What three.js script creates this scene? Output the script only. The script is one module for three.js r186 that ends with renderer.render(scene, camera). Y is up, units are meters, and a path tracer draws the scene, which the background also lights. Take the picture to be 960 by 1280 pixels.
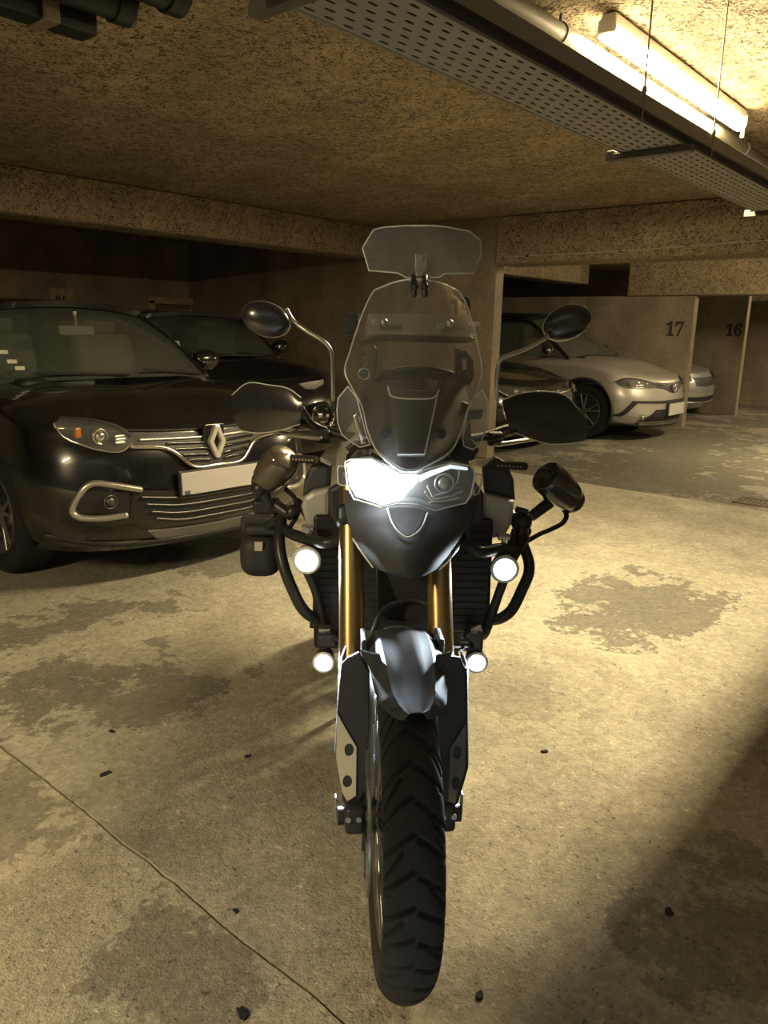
import * as THREE from 'three';
import { RoundedBoxGeometry } from 'three/addons/geometries/RoundedBoxGeometry.js';
import { mergeGeometries, mergeVertices, toCreasedNormals } from 'three/addons/utils/BufferGeometryUtils.js';
import { TextGeometry } from 'three/addons/geometries/TextGeometry.js';
import { FontLoader } from 'three/addons/loaders/FontLoader.js';
import { RectAreaLightUniformsLib } from 'three/addons/lights/RectAreaLightUniformsLib.js';
import { Brush, Evaluator, SUBTRACTION } from 'three-bvh-csg';

// An underground car park at night. World axes follow the garage: +X along the aisle, -Z towards the parking bays, y up, metres.
const rad = (d) => d * Math.PI / 180;
const scene = new THREE.Scene();
scene.background = new THREE.Color(0x000000);
const camera = new THREE.PerspectiveCamera(67.33, 960 / 1280, 0.05, 60);
camera.position.set(0, 1.35, 0);
camera.rotation.set(rad(-13.5), rad(-50), rad(1.2), 'YXZ');
scene.add(camera);
const renderer = new THREE.WebGLRenderer({ antialias: true });
renderer.toneMapping = THREE.LinearToneMapping;
renderer.toneMappingExposure = 1.6;
renderer.shadowMap.enabled = true;
RectAreaLightUniformsLib.init();
const LAMP_COLOR = new THREE.Color().setRGB(1.0, 0.79, 0.45), LAMP_POWER = 280, LAMP_GLOW = 48;
const BIKE_COLOR = new THREE.Color().setRGB(0.76, 0.90, 1.0), HEAD_POWER = 30, AUX_POWER = 5;

// ---------- helpers ----------
let seedState = 7;
const rnd = () => { seedState = (seedState + 0x6d2b79f5) | 0; let t = Math.imul(seedState ^ (seedState >>> 15), 1 | seedState); t = (t + Math.imul(t ^ (t >>> 7), 61 | t)) ^ t; return ((t ^ (t >>> 14)) >>> 0) / 4294967296; };
const reseed = (s) => { seedState = s; };
const lerp = (a, b, t) => a + (b - a) * t, clamp = (x, a = 0, b = 1) => Math.min(b, Math.max(a, x));
const sstep = (a, b, x) => { const t = clamp((x - a) / (b - a)); return t * t * (3 - 2 * t); };
const V = (p) => (p.isVector3 ? p : new THREE.Vector3(p[0], p[1], p[2]));
const curve1 = (pts) => (x) => {                          // smooth interpolation through [x, y] pairs, x ascending
  if (x <= pts[0][0]) return pts[0][1];
  for (let i = 1; i < pts.length; i++) if (x <= pts[i][0]) return lerp(pts[i - 1][1], pts[i][1], sstep(0, 1, (x - pts[i - 1][0]) / (pts[i][0] - pts[i - 1][0])) * 0.5 + 0.5 * (x - pts[i - 1][0]) / (pts[i][0] - pts[i - 1][0]));
  return pts[pts.length - 1][1];
};
const taken = new Map();
const numbered = (n) => { const k = taken.get(n) ?? 0; taken.set(n, k + 1); return k ? n + '_' + String(k).padStart(3, '0') : n; };
function clean(g) {
  if (g.index) g = g.toNonIndexed();
  if (!g.attributes.normal) g.computeVertexNormals();
  for (const k of Object.keys(g.attributes)) if (!['position', 'normal', 'uv'].includes(k)) g.deleteAttribute(k);
  if (!g.attributes.uv) g.setAttribute('uv', new THREE.BufferAttribute(new Float32Array(g.attributes.position.count * 2), 2));
  g.morphAttributes = {};
  return g;
}
const join = (geos) => (Array.isArray(geos) ? (geos.length === 1 ? clean(geos[0]) : mergeGeometries(geos.flat(9).map(clean))) : geos);
function part(name, geos, mat, parent) {
  const m = new THREE.Mesh(join(geos), mat);
  m.name = parent === scene ? numbered(name) : name;
  m.castShadow = m.receiveShadow = true;
  parent.add(m);
  return m;
}
function tag(o, label, category, group, kind) {
  if (label) o.userData.label = label;
  if (category) o.userData.category = category;
  if (group) o.userData.group = group;
  if (kind) o.userData.kind = kind;
  return o;
}
function thing(name, label, category, [x, y, z] = [0, 0, 0], turn = 0, group) {
  const o = new THREE.Group();
  o.name = numbered(name); scene.add(o);
  o.position.set(x, y, z); o.rotation.y = turn;
  return tag(o, label, category, group);
}
const struct = (name, geos, mat, label) => tag(part(name, geos, mat, scene), label, null, null, 'structure');
const xf = (g, [x, y, z] = [0, 0, 0], [rx, ry, rz] = [0, 0, 0]) => { g.applyMatrix4(new THREE.Matrix4().makeRotationFromEuler(new THREE.Euler(rx, ry, rz, 'YXZ')).setPosition(x, y, z)); return g; };
const rbox = (w, h, d, r = 0.004, at, turn) => xf(new RoundedBoxGeometry(w, h, d, 2, Math.min(r, w / 2.01, h / 2.01, d / 2.01)), at, turn);
const box = (w, h, d, at, turn) => xf(new THREE.BoxGeometry(w, h, d), at, turn);
const ball = (r, at, s = [1, 1, 1], seg = 16) => { const g = new THREE.SphereGeometry(r, seg, Math.max(6, seg * 0.7 | 0)); g.scale(...s); return xf(g, at); };
function cyl(a, b, r0, r1 = r0, seg = 14, open = false) {
  a = V(a); b = V(b);
  const d = b.clone().sub(a), g = new THREE.CylinderGeometry(r1, r0, d.length(), seg, 1, open);
  g.applyMatrix4(new THREE.Matrix4().makeRotationFromQuaternion(new THREE.Quaternion().setFromUnitVectors(new THREE.Vector3(0, 1, 0), d.normalize())).setPosition(a.lerp(b, 0.5)));
  return g;
}
function tube(pts, r, seg = 8, closed = false, steps = 0) {
  const c = new THREE.CatmullRomCurve3(pts.map(V), closed, 'centripetal');
  const out = [new THREE.TubeGeometry(c, steps || pts.length * 6, r, seg, closed)];
  if (!closed) out.push(ball(r, pts[0], [1, 1, 1], 8), ball(r, pts[pts.length - 1], [1, 1, 1], 8));
  return join(out);
}
const chain = (pts, r, seg = 6) => join(pts.slice(1).flatMap((p, i) => [cyl(pts[i], p, r, r, seg), ball(r, p, [1, 1, 1], 6)]));
function basis(pts) {                                     // plane of a 3-D outline: centre, axes, normal
  const c = new THREE.Vector3(), n = new THREE.Vector3();
  pts.forEach((p) => c.add(p)); c.multiplyScalar(1 / pts.length);
  pts.forEach((p, i) => { const q = pts[(i + 1) % pts.length]; n.x += (p.y - q.y) * (p.z + q.z); n.y += (p.z - q.z) * (p.x + q.x); n.z += (p.x - q.x) * (p.y + q.y); });
  n.normalize();
  const x = new THREE.Vector3(1, 0, 0).addScaledVector(n, -n.x); if (x.length() < 0.1) x.set(0, 0, -1).addScaledVector(n, n.z); x.normalize();
  return { c, n, x, y: n.clone().cross(x) };
}
function plate(points, thick, bevel = 0.002, holes = [], forward = 1) {   // a flat panel of some thickness behind a 3-D outline; its face turns to +z (forward) or -z
  let pts = points.map(V), b = basis(pts);
  if (b.n.z * forward < 0) { pts = pts.slice().reverse(); b = basis(pts); }
  const to2 = (p) => { const d = V(p).clone().sub(b.c); return new THREE.Vector2(d.dot(b.x), d.dot(b.y)); };
  const s = new THREE.Shape(pts.map(to2));
  for (const h of holes) s.holes.push(new THREE.Path(h.map(to2)));
  const g = new THREE.ExtrudeGeometry(s, { depth: Math.max(1e-4, thick - 2 * bevel), bevelEnabled: bevel > 0, bevelThickness: bevel, bevelSize: bevel, bevelOffset: -bevel, bevelSegments: 2, curveSegments: 6 });
  g.translate(0, 0, -thick + bevel);
  g.applyMatrix4(new THREE.Matrix4().makeBasis(b.x, b.y, b.n).setPosition(b.c));
  return g;
}
function grid(rows, thick = 0, closeU = false) {          // a smooth sheet through rows of points, with real thickness along its normals
  const nr = rows.length, nc = rows[0].length, pos = [], uv = [], idx = [];
  rows.forEach((r, j) => r.forEach((p, i) => { const q = V(p); pos.push(q.x, q.y, q.z); uv.push(i / (nc - 1), j / (nr - 1)); }));
  const cols = closeU ? nc : nc - 1;
  for (let j = 0; j < nr - 1; j++) for (let i = 0; i < cols; i++) { const a = j * nc + i, b = j * nc + (i + 1) % nc, c = a + nc, d = b + nc; idx.push(a, b, d, a, d, c); }
  const g = new THREE.BufferGeometry();
  g.setAttribute('position', new THREE.Float32BufferAttribute(pos, 3)); g.setAttribute('uv', new THREE.Float32BufferAttribute(uv, 2)); g.setIndex(idx); g.computeVertexNormals();
  if (!thick) return g;
  const n = g.attributes.normal, N = nr * nc, p2 = pos.slice(), id2 = idx.slice();
  for (let k = 0; k < N; k++) p2.push(pos[3 * k] - n.getX(k) * thick, pos[3 * k + 1] - n.getY(k) * thick, pos[3 * k + 2] - n.getZ(k) * thick);
  for (let k = 0; k < idx.length; k += 3) id2.push(idx[k] + N, idx[k + 2] + N, idx[k + 1] + N);
  const edge = (a, b) => id2.push(a, a + N, b + N, a, b + N, b);
  if (!closeU) for (let j = 0; j < nr - 1; j++) { edge(j * nc, (j + 1) * nc); edge((j + 2) * nc - 1, (j + 1) * nc - 1); }
  for (let i = 0; i < cols; i++) { edge((i + 1) % nc, i); edge((nr - 1) * nc + i, (nr - 1) * nc + (i + 1) % nc); }
  const h = new THREE.BufferGeometry();
  h.setAttribute('position', new THREE.Float32BufferAttribute(p2, 3)); h.setAttribute('uv', new THREE.Float32BufferAttribute(uv.concat(uv), 2)); h.setIndex(id2);
  return toCreasedNormals(h, 0.7);
}
const mirror = (pts) => pts.map((p) => [-p[0], p[1], p[2]]);
const flipX = (g) => { g = clean(g.clone()); g.scale(-1, 1, 1); const p = g.attributes; for (const k of Object.keys(p)) { const a = p[k], n = a.itemSize; for (let i = 0; i < a.count; i += 3) for (let c = 0; c < n; c++) { const t = a.array[(i + 1) * n + c]; a.array[(i + 1) * n + c] = a.array[(i + 2) * n + c]; a.array[(i + 2) * n + c] = t; } } return g; };
const smooth = (pts, n = 6, closed = false) => new THREE.CatmullRomCurve3(pts.map(V), closed, 'centripetal').getPoints(pts.length * n);

// ---------- computed textures ----------
function lattice(size, cells, seed) {                     // tileable value noise, 0..1
  reseed(seed);
  const L = new Float32Array(cells * cells).map(() => rnd()), out = new Float32Array(size * size), ix = new Int32Array(size), fx = new Float32Array(size);
  for (let x = 0; x < size; x++) { const f = x / size * cells; ix[x] = f | 0; const t = f - ix[x]; fx[x] = t * t * (3 - 2 * t); }
  for (let y = 0; y < size; y++) {
    const r0 = ix[y] * cells, r1 = (ix[y] + 1) % cells * cells, ty = fx[y];
    for (let x = 0; x < size; x++) { const a = ix[x], b = (a + 1) % cells, t = fx[x], p = L[r0 + a] + (L[r0 + b] - L[r0 + a]) * t, q = L[r1 + a] + (L[r1 + b] - L[r1 + a]) * t; out[y * size + x] = p + (q - p) * ty; }
  }
  return out;
}
function fbm(size, cells, octaves, seed, gain = 0.5) {
  const out = new Float32Array(size * size); let amp = 1, sum = 0;
  for (let o = 0; o < octaves && cells <= size; o++, cells *= 2, amp *= gain) { const l = lattice(size, cells, seed + o * 17); for (let i = 0; i < out.length; i++) out[i] += l[i] * amp; sum += amp; }
  for (let i = 0; i < out.length; i++) out[i] /= sum;
  return out;
}
function texture(size, fn, srgb = true, w = size) {       // fn(x, y, i) -> [r, g, b] in 0..1
  const d = new Uint8Array(size * w * 4);
  for (let y = 0, i = 0; y < size; y++) for (let x = 0; x < w; x++, i++) { const c = fn(x, y, i); d[4 * i] = clamp(c[0]) * 255; d[4 * i + 1] = clamp(c[1]) * 255; d[4 * i + 2] = clamp(c[2]) * 255; d[4 * i + 3] = 255; }
  const t = new THREE.DataTexture(d, w, size);
  t.wrapS = t.wrapT = THREE.RepeatWrapping; t.magFilter = THREE.LinearFilter; t.minFilter = THREE.LinearMipmapLinearFilter; t.generateMipmaps = true;
  t.colorSpace = srgb ? THREE.SRGBColorSpace : THREE.NoColorSpace; t.needsUpdate = true;
  return t;
}
const rep = (t, x, y = x) => { const c = t.clone(); c.repeat.set(x, y); c.needsUpdate = true; return c; };
const gray = (arr, f = (v) => v) => (x, y, i) => { const v = f(arr[i]); return [v, v, v]; };
// uv in metres on the two axes that a face does not look along
function metricUV(g, scale = 1, ox = 0, oz = 0) {
  g = clean(g); const p = g.attributes.position, n = g.attributes.normal, uv = g.attributes.uv;
  for (let i = 0; i < p.count; i++) {
    const ax = Math.abs(n.getX(i)), ay = Math.abs(n.getY(i)), az = Math.abs(n.getZ(i)), x = p.getX(i) - ox, y = p.getY(i), z = p.getZ(i) - oz;
    uv.setXY(i, ...(ay >= ax && ay >= az ? [x / scale, -z / scale] : ax >= az ? [z / scale, y / scale] : [x / scale, y / scale]));
  }
  return g;
}
const std = (o) => new THREE.MeshStandardMaterial(o), phys = (o) => new THREE.MeshPhysicalMaterial(o);
const lin = (r, g, b) => new THREE.Color().setRGB(r, g, b);

// ---------- the garage shell ----------
const grainA = fbm(1024, 64, 5, 11, 0.75), grainB = fbm(1024, 8, 5, 23);
const grainTex = texture(1024, gray(grainA, (v) => (v - 0.5) * 1.6 + 0.5), false);
const X0 = -7, X1 = 20, Z0 = -9.6, Z1 = 5, CEIL = 2.45;
function concrete(seed, size, tone, stains) {             // screed with worn patches, light aggregate and dark pits
  const big = fbm(2048, 5, 6, seed, 0.55), mid = fbm(2048, 20, 7, seed + 5, 0.78), fine = fbm(2048, 256, 3, seed + 9, 0.8), pits = lattice(2048, 420, seed + 31), specks = lattice(2048, 1024, seed + 35), warm = fbm(2048, 3, 3, seed + 40);
  return texture(2048, (x, y, i) => {
    const wx = x / 2048 * size, wy = y / 2048 * size;
    let v = tone * (0.76 + 0.36 * big[i] + 0.34 * (mid[i] - 0.5)) + 0.20 * (fine[i] - 0.5), dark = 0;
    for (const [sx, sy, rx, ry, amount, edge] of stains) {
      const r = Math.hypot((wx - sx) / rx, (wy - sy) / ry);
      if (r < 1.25) dark = Math.max(dark, amount * sstep(edge, edge - 0.05, 0.72 * (1 - mid[i]) + 0.28 * (1 - big[i]) + 0.22 * (r - 0.6)));
    }
    v *= 1 - dark;
    if (pits[i] > 0.93) v *= 1.18; else if (pits[i] < 0.05) v *= 0.66;
    if (specks[i] > 0.965) v *= 1.30; else if (specks[i] < 0.04) v *= 0.55;
    const w = 0.04 * (warm[i] - 0.5);
    return [v * (1.03 + w), v, v * (0.90 - w)];
  });
}
const floorMat = (t, size) => { const m = std({ map: t, roughness: 0.86, bumpMap: rep(grainTex, size / 0.55), bumpScale: 0.0035 }); return m; };
const floor = new THREE.Group(); floor.name = 'floor'; scene.add(floor); tag(floor, 'worn beige concrete floor of the garage with saw-cut joints', null, null, 'structure');
const edgeLine = (x, seed) => { reseed(seed); const pts = []; let w = 0; for (let z = Z0; z <= Z1 + 1e-6; z += 0.04) { w = w * 0.9 + (rnd() - 0.5) * 0.006; pts.push([x + w + (rnd() - 0.5) * 0.003, z]); } return pts; };   // a ragged joint
const edges = { [X0]: [[X0, Z0], [X0, Z1]], [X1]: [[X1, Z0], [X1, Z1]], 0.93: edgeLine(0.93, 5), 6.47: edgeLine(6.47, 6) };
function slab(x0, x1, mat, size) {
  const l = edges[x0].map(([x, z]) => [x + 0.003, z]), r = edges[x1].map(([x, z]) => [x - 0.003, z]).reverse();
  const g = new THREE.ExtrudeGeometry(new THREE.Shape([...l, ...r].map(([x, z]) => new THREE.Vector2(x, -z))), { depth: 0.197, bevelEnabled: true, bevelSize: 0.0015, bevelThickness: 0.003, bevelOffset: -0.0015, bevelSegments: 1 });
  g.rotateX(-Math.PI / 2); g.translate(0, -0.2, 0);
  part('slab', metricUV(g, size, x0, -0.0001), mat, floor);
}
slab(X0, 0.93, floorMat(concrete(101, 5.4, 0.66, [[2.38, 1.2, 0.3, 0.35, 0.24, 0.455], [2.40, 2.1, 0.35, 0.35, 0.24, 0.46]]), 5.4), 5.4);
slab(0.93, 6.47, floorMat(concrete(202, 5.54, 0.66, [[2.85, 1.34, 0.62, 0.42, 0.33, 0.545], [0.62, 3.25, 0.95, 0.4, 0.30, 0.53], [0.45, 2.75, 0.5, 0.5, 0.30, 0.52], [1.9, 3.6, 1.3, 0.5, 0.28, 0.50], [0.5, 2.3, 0.4, 0.3, 0.26, 0.52], [1.5, 1.4, 0.4, 0.4, 0.14, 0.49], [0.78, 0.33, 0.35, 0.22, 0.22, 0.53]]), 5.54), 5.54);
slab(6.47, X1, floorMat(concrete(303, 6, 0.56, [[1.2, 2.9, 2.4, 1.7, 0.36, 0.58], [3.6, 3.3, 2.2, 1.4, 0.34, 0.57], [1.5, 4.7, 3, 1, 0.3, 0.55]]), 6), 6);

const spray = fbm(2048, 110, 4, 77, 0.8), sprayBig = fbm(2048, 6, 5, 79, 0.6), sprayPit = lattice(2048, 300, 81), sprayMid = fbm(2048, 40, 4, 83, 0.7);
const sprayTex = texture(2048, (x, y, i) => {              // sprayed mineral lining: matted fibre with dark pits and sooty drifts
  let v = 0.60 + 0.30 * (spray[i] - 0.5) + 0.26 * (sprayBig[i] - 0.5);
  const pit = sprayPit[i] * 0.5 + spray[i] * 0.3 + sprayMid[i] * 0.45;
  v *= 0.50 + 0.50 * sstep(0.36 + 0.14 * sprayBig[i], 0.60, pit);
  return [v * 1.05, v * 0.95, v * 0.78];
});
const sprayBump = texture(2048, (x, y, i) => { const v = 0.6 * spray[i] + 0.4 * sprayMid[i]; return [v, v, v]; }, false);
const sprayMat = std({ map: sprayTex, roughness: 0.97, bumpMap: sprayBump, bumpScale: 0.02 });
struct('ceiling', metricUV(box(X1 - X0, 0.3, Z1 - Z0, [(X0 + X1) / 2, CEIL + 0.15, (Z0 + Z1) / 2]), 1.9), sprayMat, 'low garage ceiling sprayed with rough brown lining');
// downstand beams, sprayed like the ceiling
const beam = (x0, x1, y0, z0, z1, label) => struct('ceiling_beam', metricUV(rbox(x1 - x0, CEIL - y0, z1 - z0, 0.02, [(x0 + x1) / 2, (y0 + CEIL) / 2, (z0 + z1) / 2]), 1.7), sprayMat, label);
beam(X0, 6.93, 2.11, -6.35, -6.0, 'long rough concrete beam above the dark car bays');
beam(7.07, 12.3, 2.11, -6.35, -6.0, 'stretch of beam behind the numbered partition above the silver car');
beam(6.93, 7.35, 1.99, -4.42, Z1, 'cross beam carrying a thin cable over the aisle');
beam(11.5, 11.9, 1.885, -4.98, Z1, 'second, lower cross beam over the wall marked 17');
beam(15.4, 15.8, 1.95, -4.98, Z1, 'third cross beam over the aisle past the wall marked 16');

const wallN = fbm(1024, 6, 6, 131, 0.6), wallF = fbm(1024, 90, 3, 137, 0.7), wallStreak = fbm(1024, 14, 4, 139);
const wallTex = texture(1024, (x, y, i) => { const s = wallStreak[(y >> 4) * 1024 + x]; const v = 0.50 + 0.22 * (wallN[i] - 0.5) + 0.10 * (wallF[i] - 0.5) + 0.10 * (s - 0.5); return [v * 1.04, v * 0.96, v * 0.84]; });
const wallMat = std({ map: wallTex, roughness: 0.9, bumpMap: rep(grainTex, 3), bumpScale: 0.003 });
const wall = (name, x0, x1, y0, y1, z0, z1, label) => struct(name, metricUV(box(x1 - x0, y1 - y0, z1 - z0, [(x0 + x1) / 2, (y0 + y1) / 2, (z0 + z1) / 2]), 2.4), wallMat, label);
wall('wall_back', X0 - 0.2, X1 + 0.2, 0, CEIL, Z0 - 0.2, Z0, 'rear wall of the parking bays');
wall('wall_front', X0 - 0.2, X1 + 0.2, 0, CEIL, Z1, Z1 + 0.2, 'wall on the other side of the aisle');
wall('wall_left', X0 - 0.2, X0, 0, CEIL, Z0, Z1, 'end wall of the aisle on the black crossover side');
wall('wall_right', X1, X1 + 0.2, 0, CEIL, Z0, Z1, 'far end wall of the aisle');
const font = await new FontLoader().loadAsync('fonts/droid/droid_serif_bold.typeface.json');
const paintMat = std({ color: lin(0.025, 0.024, 0.022), roughness: 0.8 });
function fin(x, y1, zf, number, label, ny, nz) {          // partition between two bays; its painted number reads from the -X side
  const w = struct('partition_wall', metricUV(rbox(0.15, y1, zf - Z0 - 0.01, 0.008, [x + 0.075, y1 / 2, (zf + Z0) / 2]), 2.4), wallMat, label);
  if (!number) return w;
  const g = new TextGeometry(number, { font, size: 0.2, depth: 0.001, curveSegments: 5, bevelEnabled: true, bevelSize: 0.006, bevelThickness: 0.0005, bevelSegments: 1 });
  g.scale(0.85, 1, 1); g.rotateY(-Math.PI / 2); g.translate(x, ny, nz);
  tag(part('painted_number', g, paintMat, w), 'black stencilled number ' + number);
  return w;
}
fin(6.97, CEIL, -4.42, '19', 'bay partition with a pale front edge marked 19', 1.47, -4.98);
fin(11.56, 1.885, -3.97, '17', 'bay partition marked 17 beside the silver car', 1.32, -4.36);
fin(13.96, CEIL, -3.92, '16', 'bay partition marked 16', 1.33, -4.24);
fin(16.36, CEIL, -3.92, '', 'unmarked bay partition beyond the one marked 16');
// pale frame of an opening in the rear wall
const frameMat = std({ map: wallTex, color: lin(1.5, 1.4, 1.15), roughness: 0.85 });
{
  const w = new THREE.Group(); w.name = 'window_1'; scene.add(w); w.position.set(6.71, 1.38, Z0); tag(w, 'pale framed opening in the rear wall above the dark cars', null, null, 'structure');
  part('frame', [rbox(0.95, 0.09, 0.08, 0.006, [0, 0.27, 0.04]), rbox(0.1, 0.62, 0.08, 0.006, [-0.42, -0.04, 0.04]), rbox(0.1, 0.62, 0.08, 0.006, [0.42, -0.04, 0.04]), rbox(0.95, 0.06, 0.08, 0.006, [0, -0.32, 0.04])], frameMat, w);
  part('pane', box(0.74, 0.5, 0.01, [0, -0.03, 0.012]), phys({ color: lin(0.12, 0.11, 0.09), roughness: 0.12 }), w);
  part('latch_plate', rbox(0.1, 0.07, 0.02, 0.004, [0.3, 0.13, 0.03]), std({ color: lin(0.75, 0.75, 0.7), roughness: 0.4 }), w);
}
{
  const n = tag(part('notice_board', [rbox(0.34, 0.26, 0.03, 0.006, [5.03, 1.62, Z0 + 0.015])], frameMat, scene), 'small pale board on the rear wall above the black car', 'notice board');
  part('mark', [rbox(0.02, 0.09, 0.004, 0.001, [4.95, 1.6, Z0 + 0.032]), rbox(0.02, 0.09, 0.004, 0.001, [4.99, 1.6, Z0 + 0.032]), ball(0.02, [5.05, 1.63, Z0 + 0.03], [1, 1, 0.2])], paintMat, n);
}
{ // thin cable clipped along the cross beam
  const t = thing('beam_cable', 'thin pale cable clipped along the cross beam', 'cable', [6.925, 2.06, -4.3]);
  part('cable', tube([[0, 0, 0], [-0.004, 0.004, 1.2], [-0.004, 0.03, 2.4], [-0.004, 0.06, 3.6], [0, 0.07, 4.6]], 0.005, 6), std({ color: lin(0.4, 0.38, 0.32), roughness: 0.6 }), t);
  for (const [z, y] of [[0.25, 0.001], [1.2, 0.004], [1.8, 0.017], [2.4, 0.03], [3.4, 0.056]]) part('clip', rbox(0.014, 0.02, 0.03, 0.003, [0, y, z]), paintMat, t);
}

// ---------- overhead services ----------
const galv = std({ color: lin(0.25, 0.24, 0.21), roughness: 0.6, metalness: 0.2, bumpMap: rep(grainTex, 2), bumpScale: 0.0006 });
const tubeWhite = std({ color: lin(0.75, 0.72, 0.66), roughness: 0.5 });
const glowMat = std({ color: lin(0.9, 0.88, 0.8), roughness: 0.4, emissive: LAMP_COLOR.clone(), emissiveIntensity: LAMP_GLOW });
function tubeLamp(x, label) {
  const t = thing('tube_lamp', label, 'lamp', [x, 0, -1.38], 0, 'tube lamps along the aisle'), L = 1.56;
  part('housing', [rbox(L, 0.05, 0.06, 0.012, [0, 2.42, 0]), rbox(0.02, 0.05, 0.07, 0.010, [-L / 2, 2.40, 0]), rbox(0.02, 0.05, 0.07, 0.010, [L / 2, 2.40, 0])], tubeWhite, t);
  const s = new THREE.Shape(); s.absarc(0, 0, 0.033, Math.PI, 2 * Math.PI); s.lineTo(0.033, 0.012); s.lineTo(-0.033, 0.012); s.closePath();
  const g = new THREE.ExtrudeGeometry(s, { depth: L - 0.01, bevelEnabled: false, curveSegments: 14 }); g.translate(0, 0, -(L - 0.01) / 2); g.rotateY(Math.PI / 2);
  part('diffuser_lamp', xf(g, [0, 2.384, 0]), glowMat, t);
  for (const k of [-0.55, -0.18, 0.18, 0.55]) part('clip', rbox(0.018, 0.04, 0.076, 0.004, [k, 2.405, 0]), tubeWhite, t);
  part('cable_gland', [cyl([L / 2 + 0.01, 2.39, 0], [L / 2 + 0.06, 2.39, 0], 0.014), cyl([L / 2 + 0.055, 2.39, 0], [L / 2 + 0.055, 2.33, 0], 0.010)], tubeWhite, t);
  for (const a of [-1, 1]) {                              // the tube's light, on the two lower faces of the diffuser
    const l = new THREE.RectAreaLight(LAMP_COLOR, LAMP_POWER * 1.4, L - 0.08, 0.03);
    l.position.set(0, 2.348, a * 0.014); t.add(l);
    l.rotation.set(-Math.PI / 2 - a * 0.55, 0, 0);
  }
  return t;
}
tubeLamp(3.595, 'lit warm white tube lamp above the perforated cable tray');
tubeLamp(9.3, 'tube lamp beyond the cross beam near the silver car');
tubeLamp(-2.1, 'tube lamp over the aisle on the far side of the floor joint');
tubeLamp(15.0, 'tube lamp over the aisle by the bay partition marked 16');
{ // perforated cable tray hung on wires
  const x0 = -4, x1 = 9, zA = -1.2526, zB = -1.0404, yb = 1.962;
  const t = thing('cable_tray', 'long perforated grey metal cable tray hanging under the ceiling', 'cable tray', [0, 0, 0]);
  // bottom sheet with real slots where they show, plain beyond
  const sA = 0.2, sB = 4.6, sh = new THREE.Shape([[sA, -zA], [sB, -zA], [sB, -zB], [sA, -zB]].map((p) => new THREE.Vector2(...p)));
  const W = zB - zA, rows = 7;
  for (let r = 0; r < rows; r++) for (let k = 0; k < 76; k++) {
    const cx = sA + 0.03 + k * 0.0575 + (r % 2) * 0.0288, cz = zA + W * (r + 0.6) / (rows + 0.2), a = 0.0145, b = 0.0027;
    if (cx + a > sB - 0.01) continue;
    const h = new THREE.Path([[cx - a, -cz - b], [cx - a * 0.6, -cz - b * 1.5], [cx + a * 0.6, -cz - b * 1.5], [cx + a, -cz - b], [cx + a, -cz + b], [cx + a * 0.6, -cz + b * 1.5], [cx - a * 0.6, -cz + b * 1.5], [cx - a, -cz + b]].map((p) => new THREE.Vector2(...p)));
    sh.holes.push(h);
  }
  const g = new THREE.ExtrudeGeometry(sh, { depth: 0.002, bevelEnabled: false, curveSegments: 2 }); g.rotateX(-Math.PI / 2); g.translate(0, yb, 0);
  part('tray_bottom', [metricUV(g), box(sA - x0, 0.002, W, [(x0 + sA) / 2, yb + 0.001, (zA + zB) / 2]), box(x1 - sB, 0.002, W, [(x1 + sB) / 2, yb + 0.001, (zA + zB) / 2])], galv, t);
  part('tray_side', [box(x1 - x0, 0.075, 0.002, [(x0 + x1) / 2, yb + 0.037, zB]), tube([[x0, yb + 0.075, zB - 0.002], [x1, yb + 0.075, zB - 0.002]], 0.004, 6, false, 2)], galv, t);
  part('tray_side', [box(x1 - x0, 0.075, 0.002, [(x0 + x1) / 2, yb + 0.037, zA]), tube([[x0, yb + 0.002, zA - 0.003], [x1, yb + 0.002, zA - 0.003]], 0.006, 6, false, 2)], galv, t);
  part('tray_cover', box(x1 - x0, 0.002, W, [(x0 + x1) / 2, yb + 0.077, (zA + zB) / 2]), galv, t);
  // cables lying in the tray
  for (const [z, r, c] of [[-1.045, 0.017, 0.02], [-1.08, 0.018, 0.03], [-1.115, 0.018, 0.015], [-1.15, 0.018, 0.02], [-1.185, 0.017, 0.012], [-1.212, 0.012, 0.02]]) part('cable', tube([[x0, yb + 0.004 + r, z], [x0 + 3, yb + 0.004 + r, z + 0.002], [1.5, yb + 0.004 + r, z - 0.002], [4, yb + 0.004 + r, z + 0.001], [x1, yb + 0.004 + r, z]], r, 8, false, 40), std({ color: lin(c * 0.4, c * 0.4, c * 0.4), roughness: 0.8 }), t);
  const brk = std({ color: lin(0.10, 0.095, 0.085), roughness: 0.6, metalness: 0.4 });
  for (const x of [1.13, 2.76, 4.4, -0.5]) part('bracket', [rbox(0.032, 0.022, 0.30, 0.003, [x, yb - 0.012, (zA + zB) / 2 - 0.015]), rbox(0.03, 0.03, 0.03, 0.006, [x, yb - 0.004, zA - 0.045])], brk, t);
  for (const x of [2.37, 2.99, 4.6, 1.13, -0.5]) part('hanger_wire', [cyl([x, yb + 0.0, zB + 0.012], [x, CEIL, zB + 0.012], 0.0028, 0.0028, 6), ball(0.008, [x, yb + 0.078, zB + 0.012], [1, 1.6, 1], 8)], std({ color: lin(0.30, 0.27, 0.20), roughness: 0.5, metalness: 0.6 }), t);
}
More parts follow.
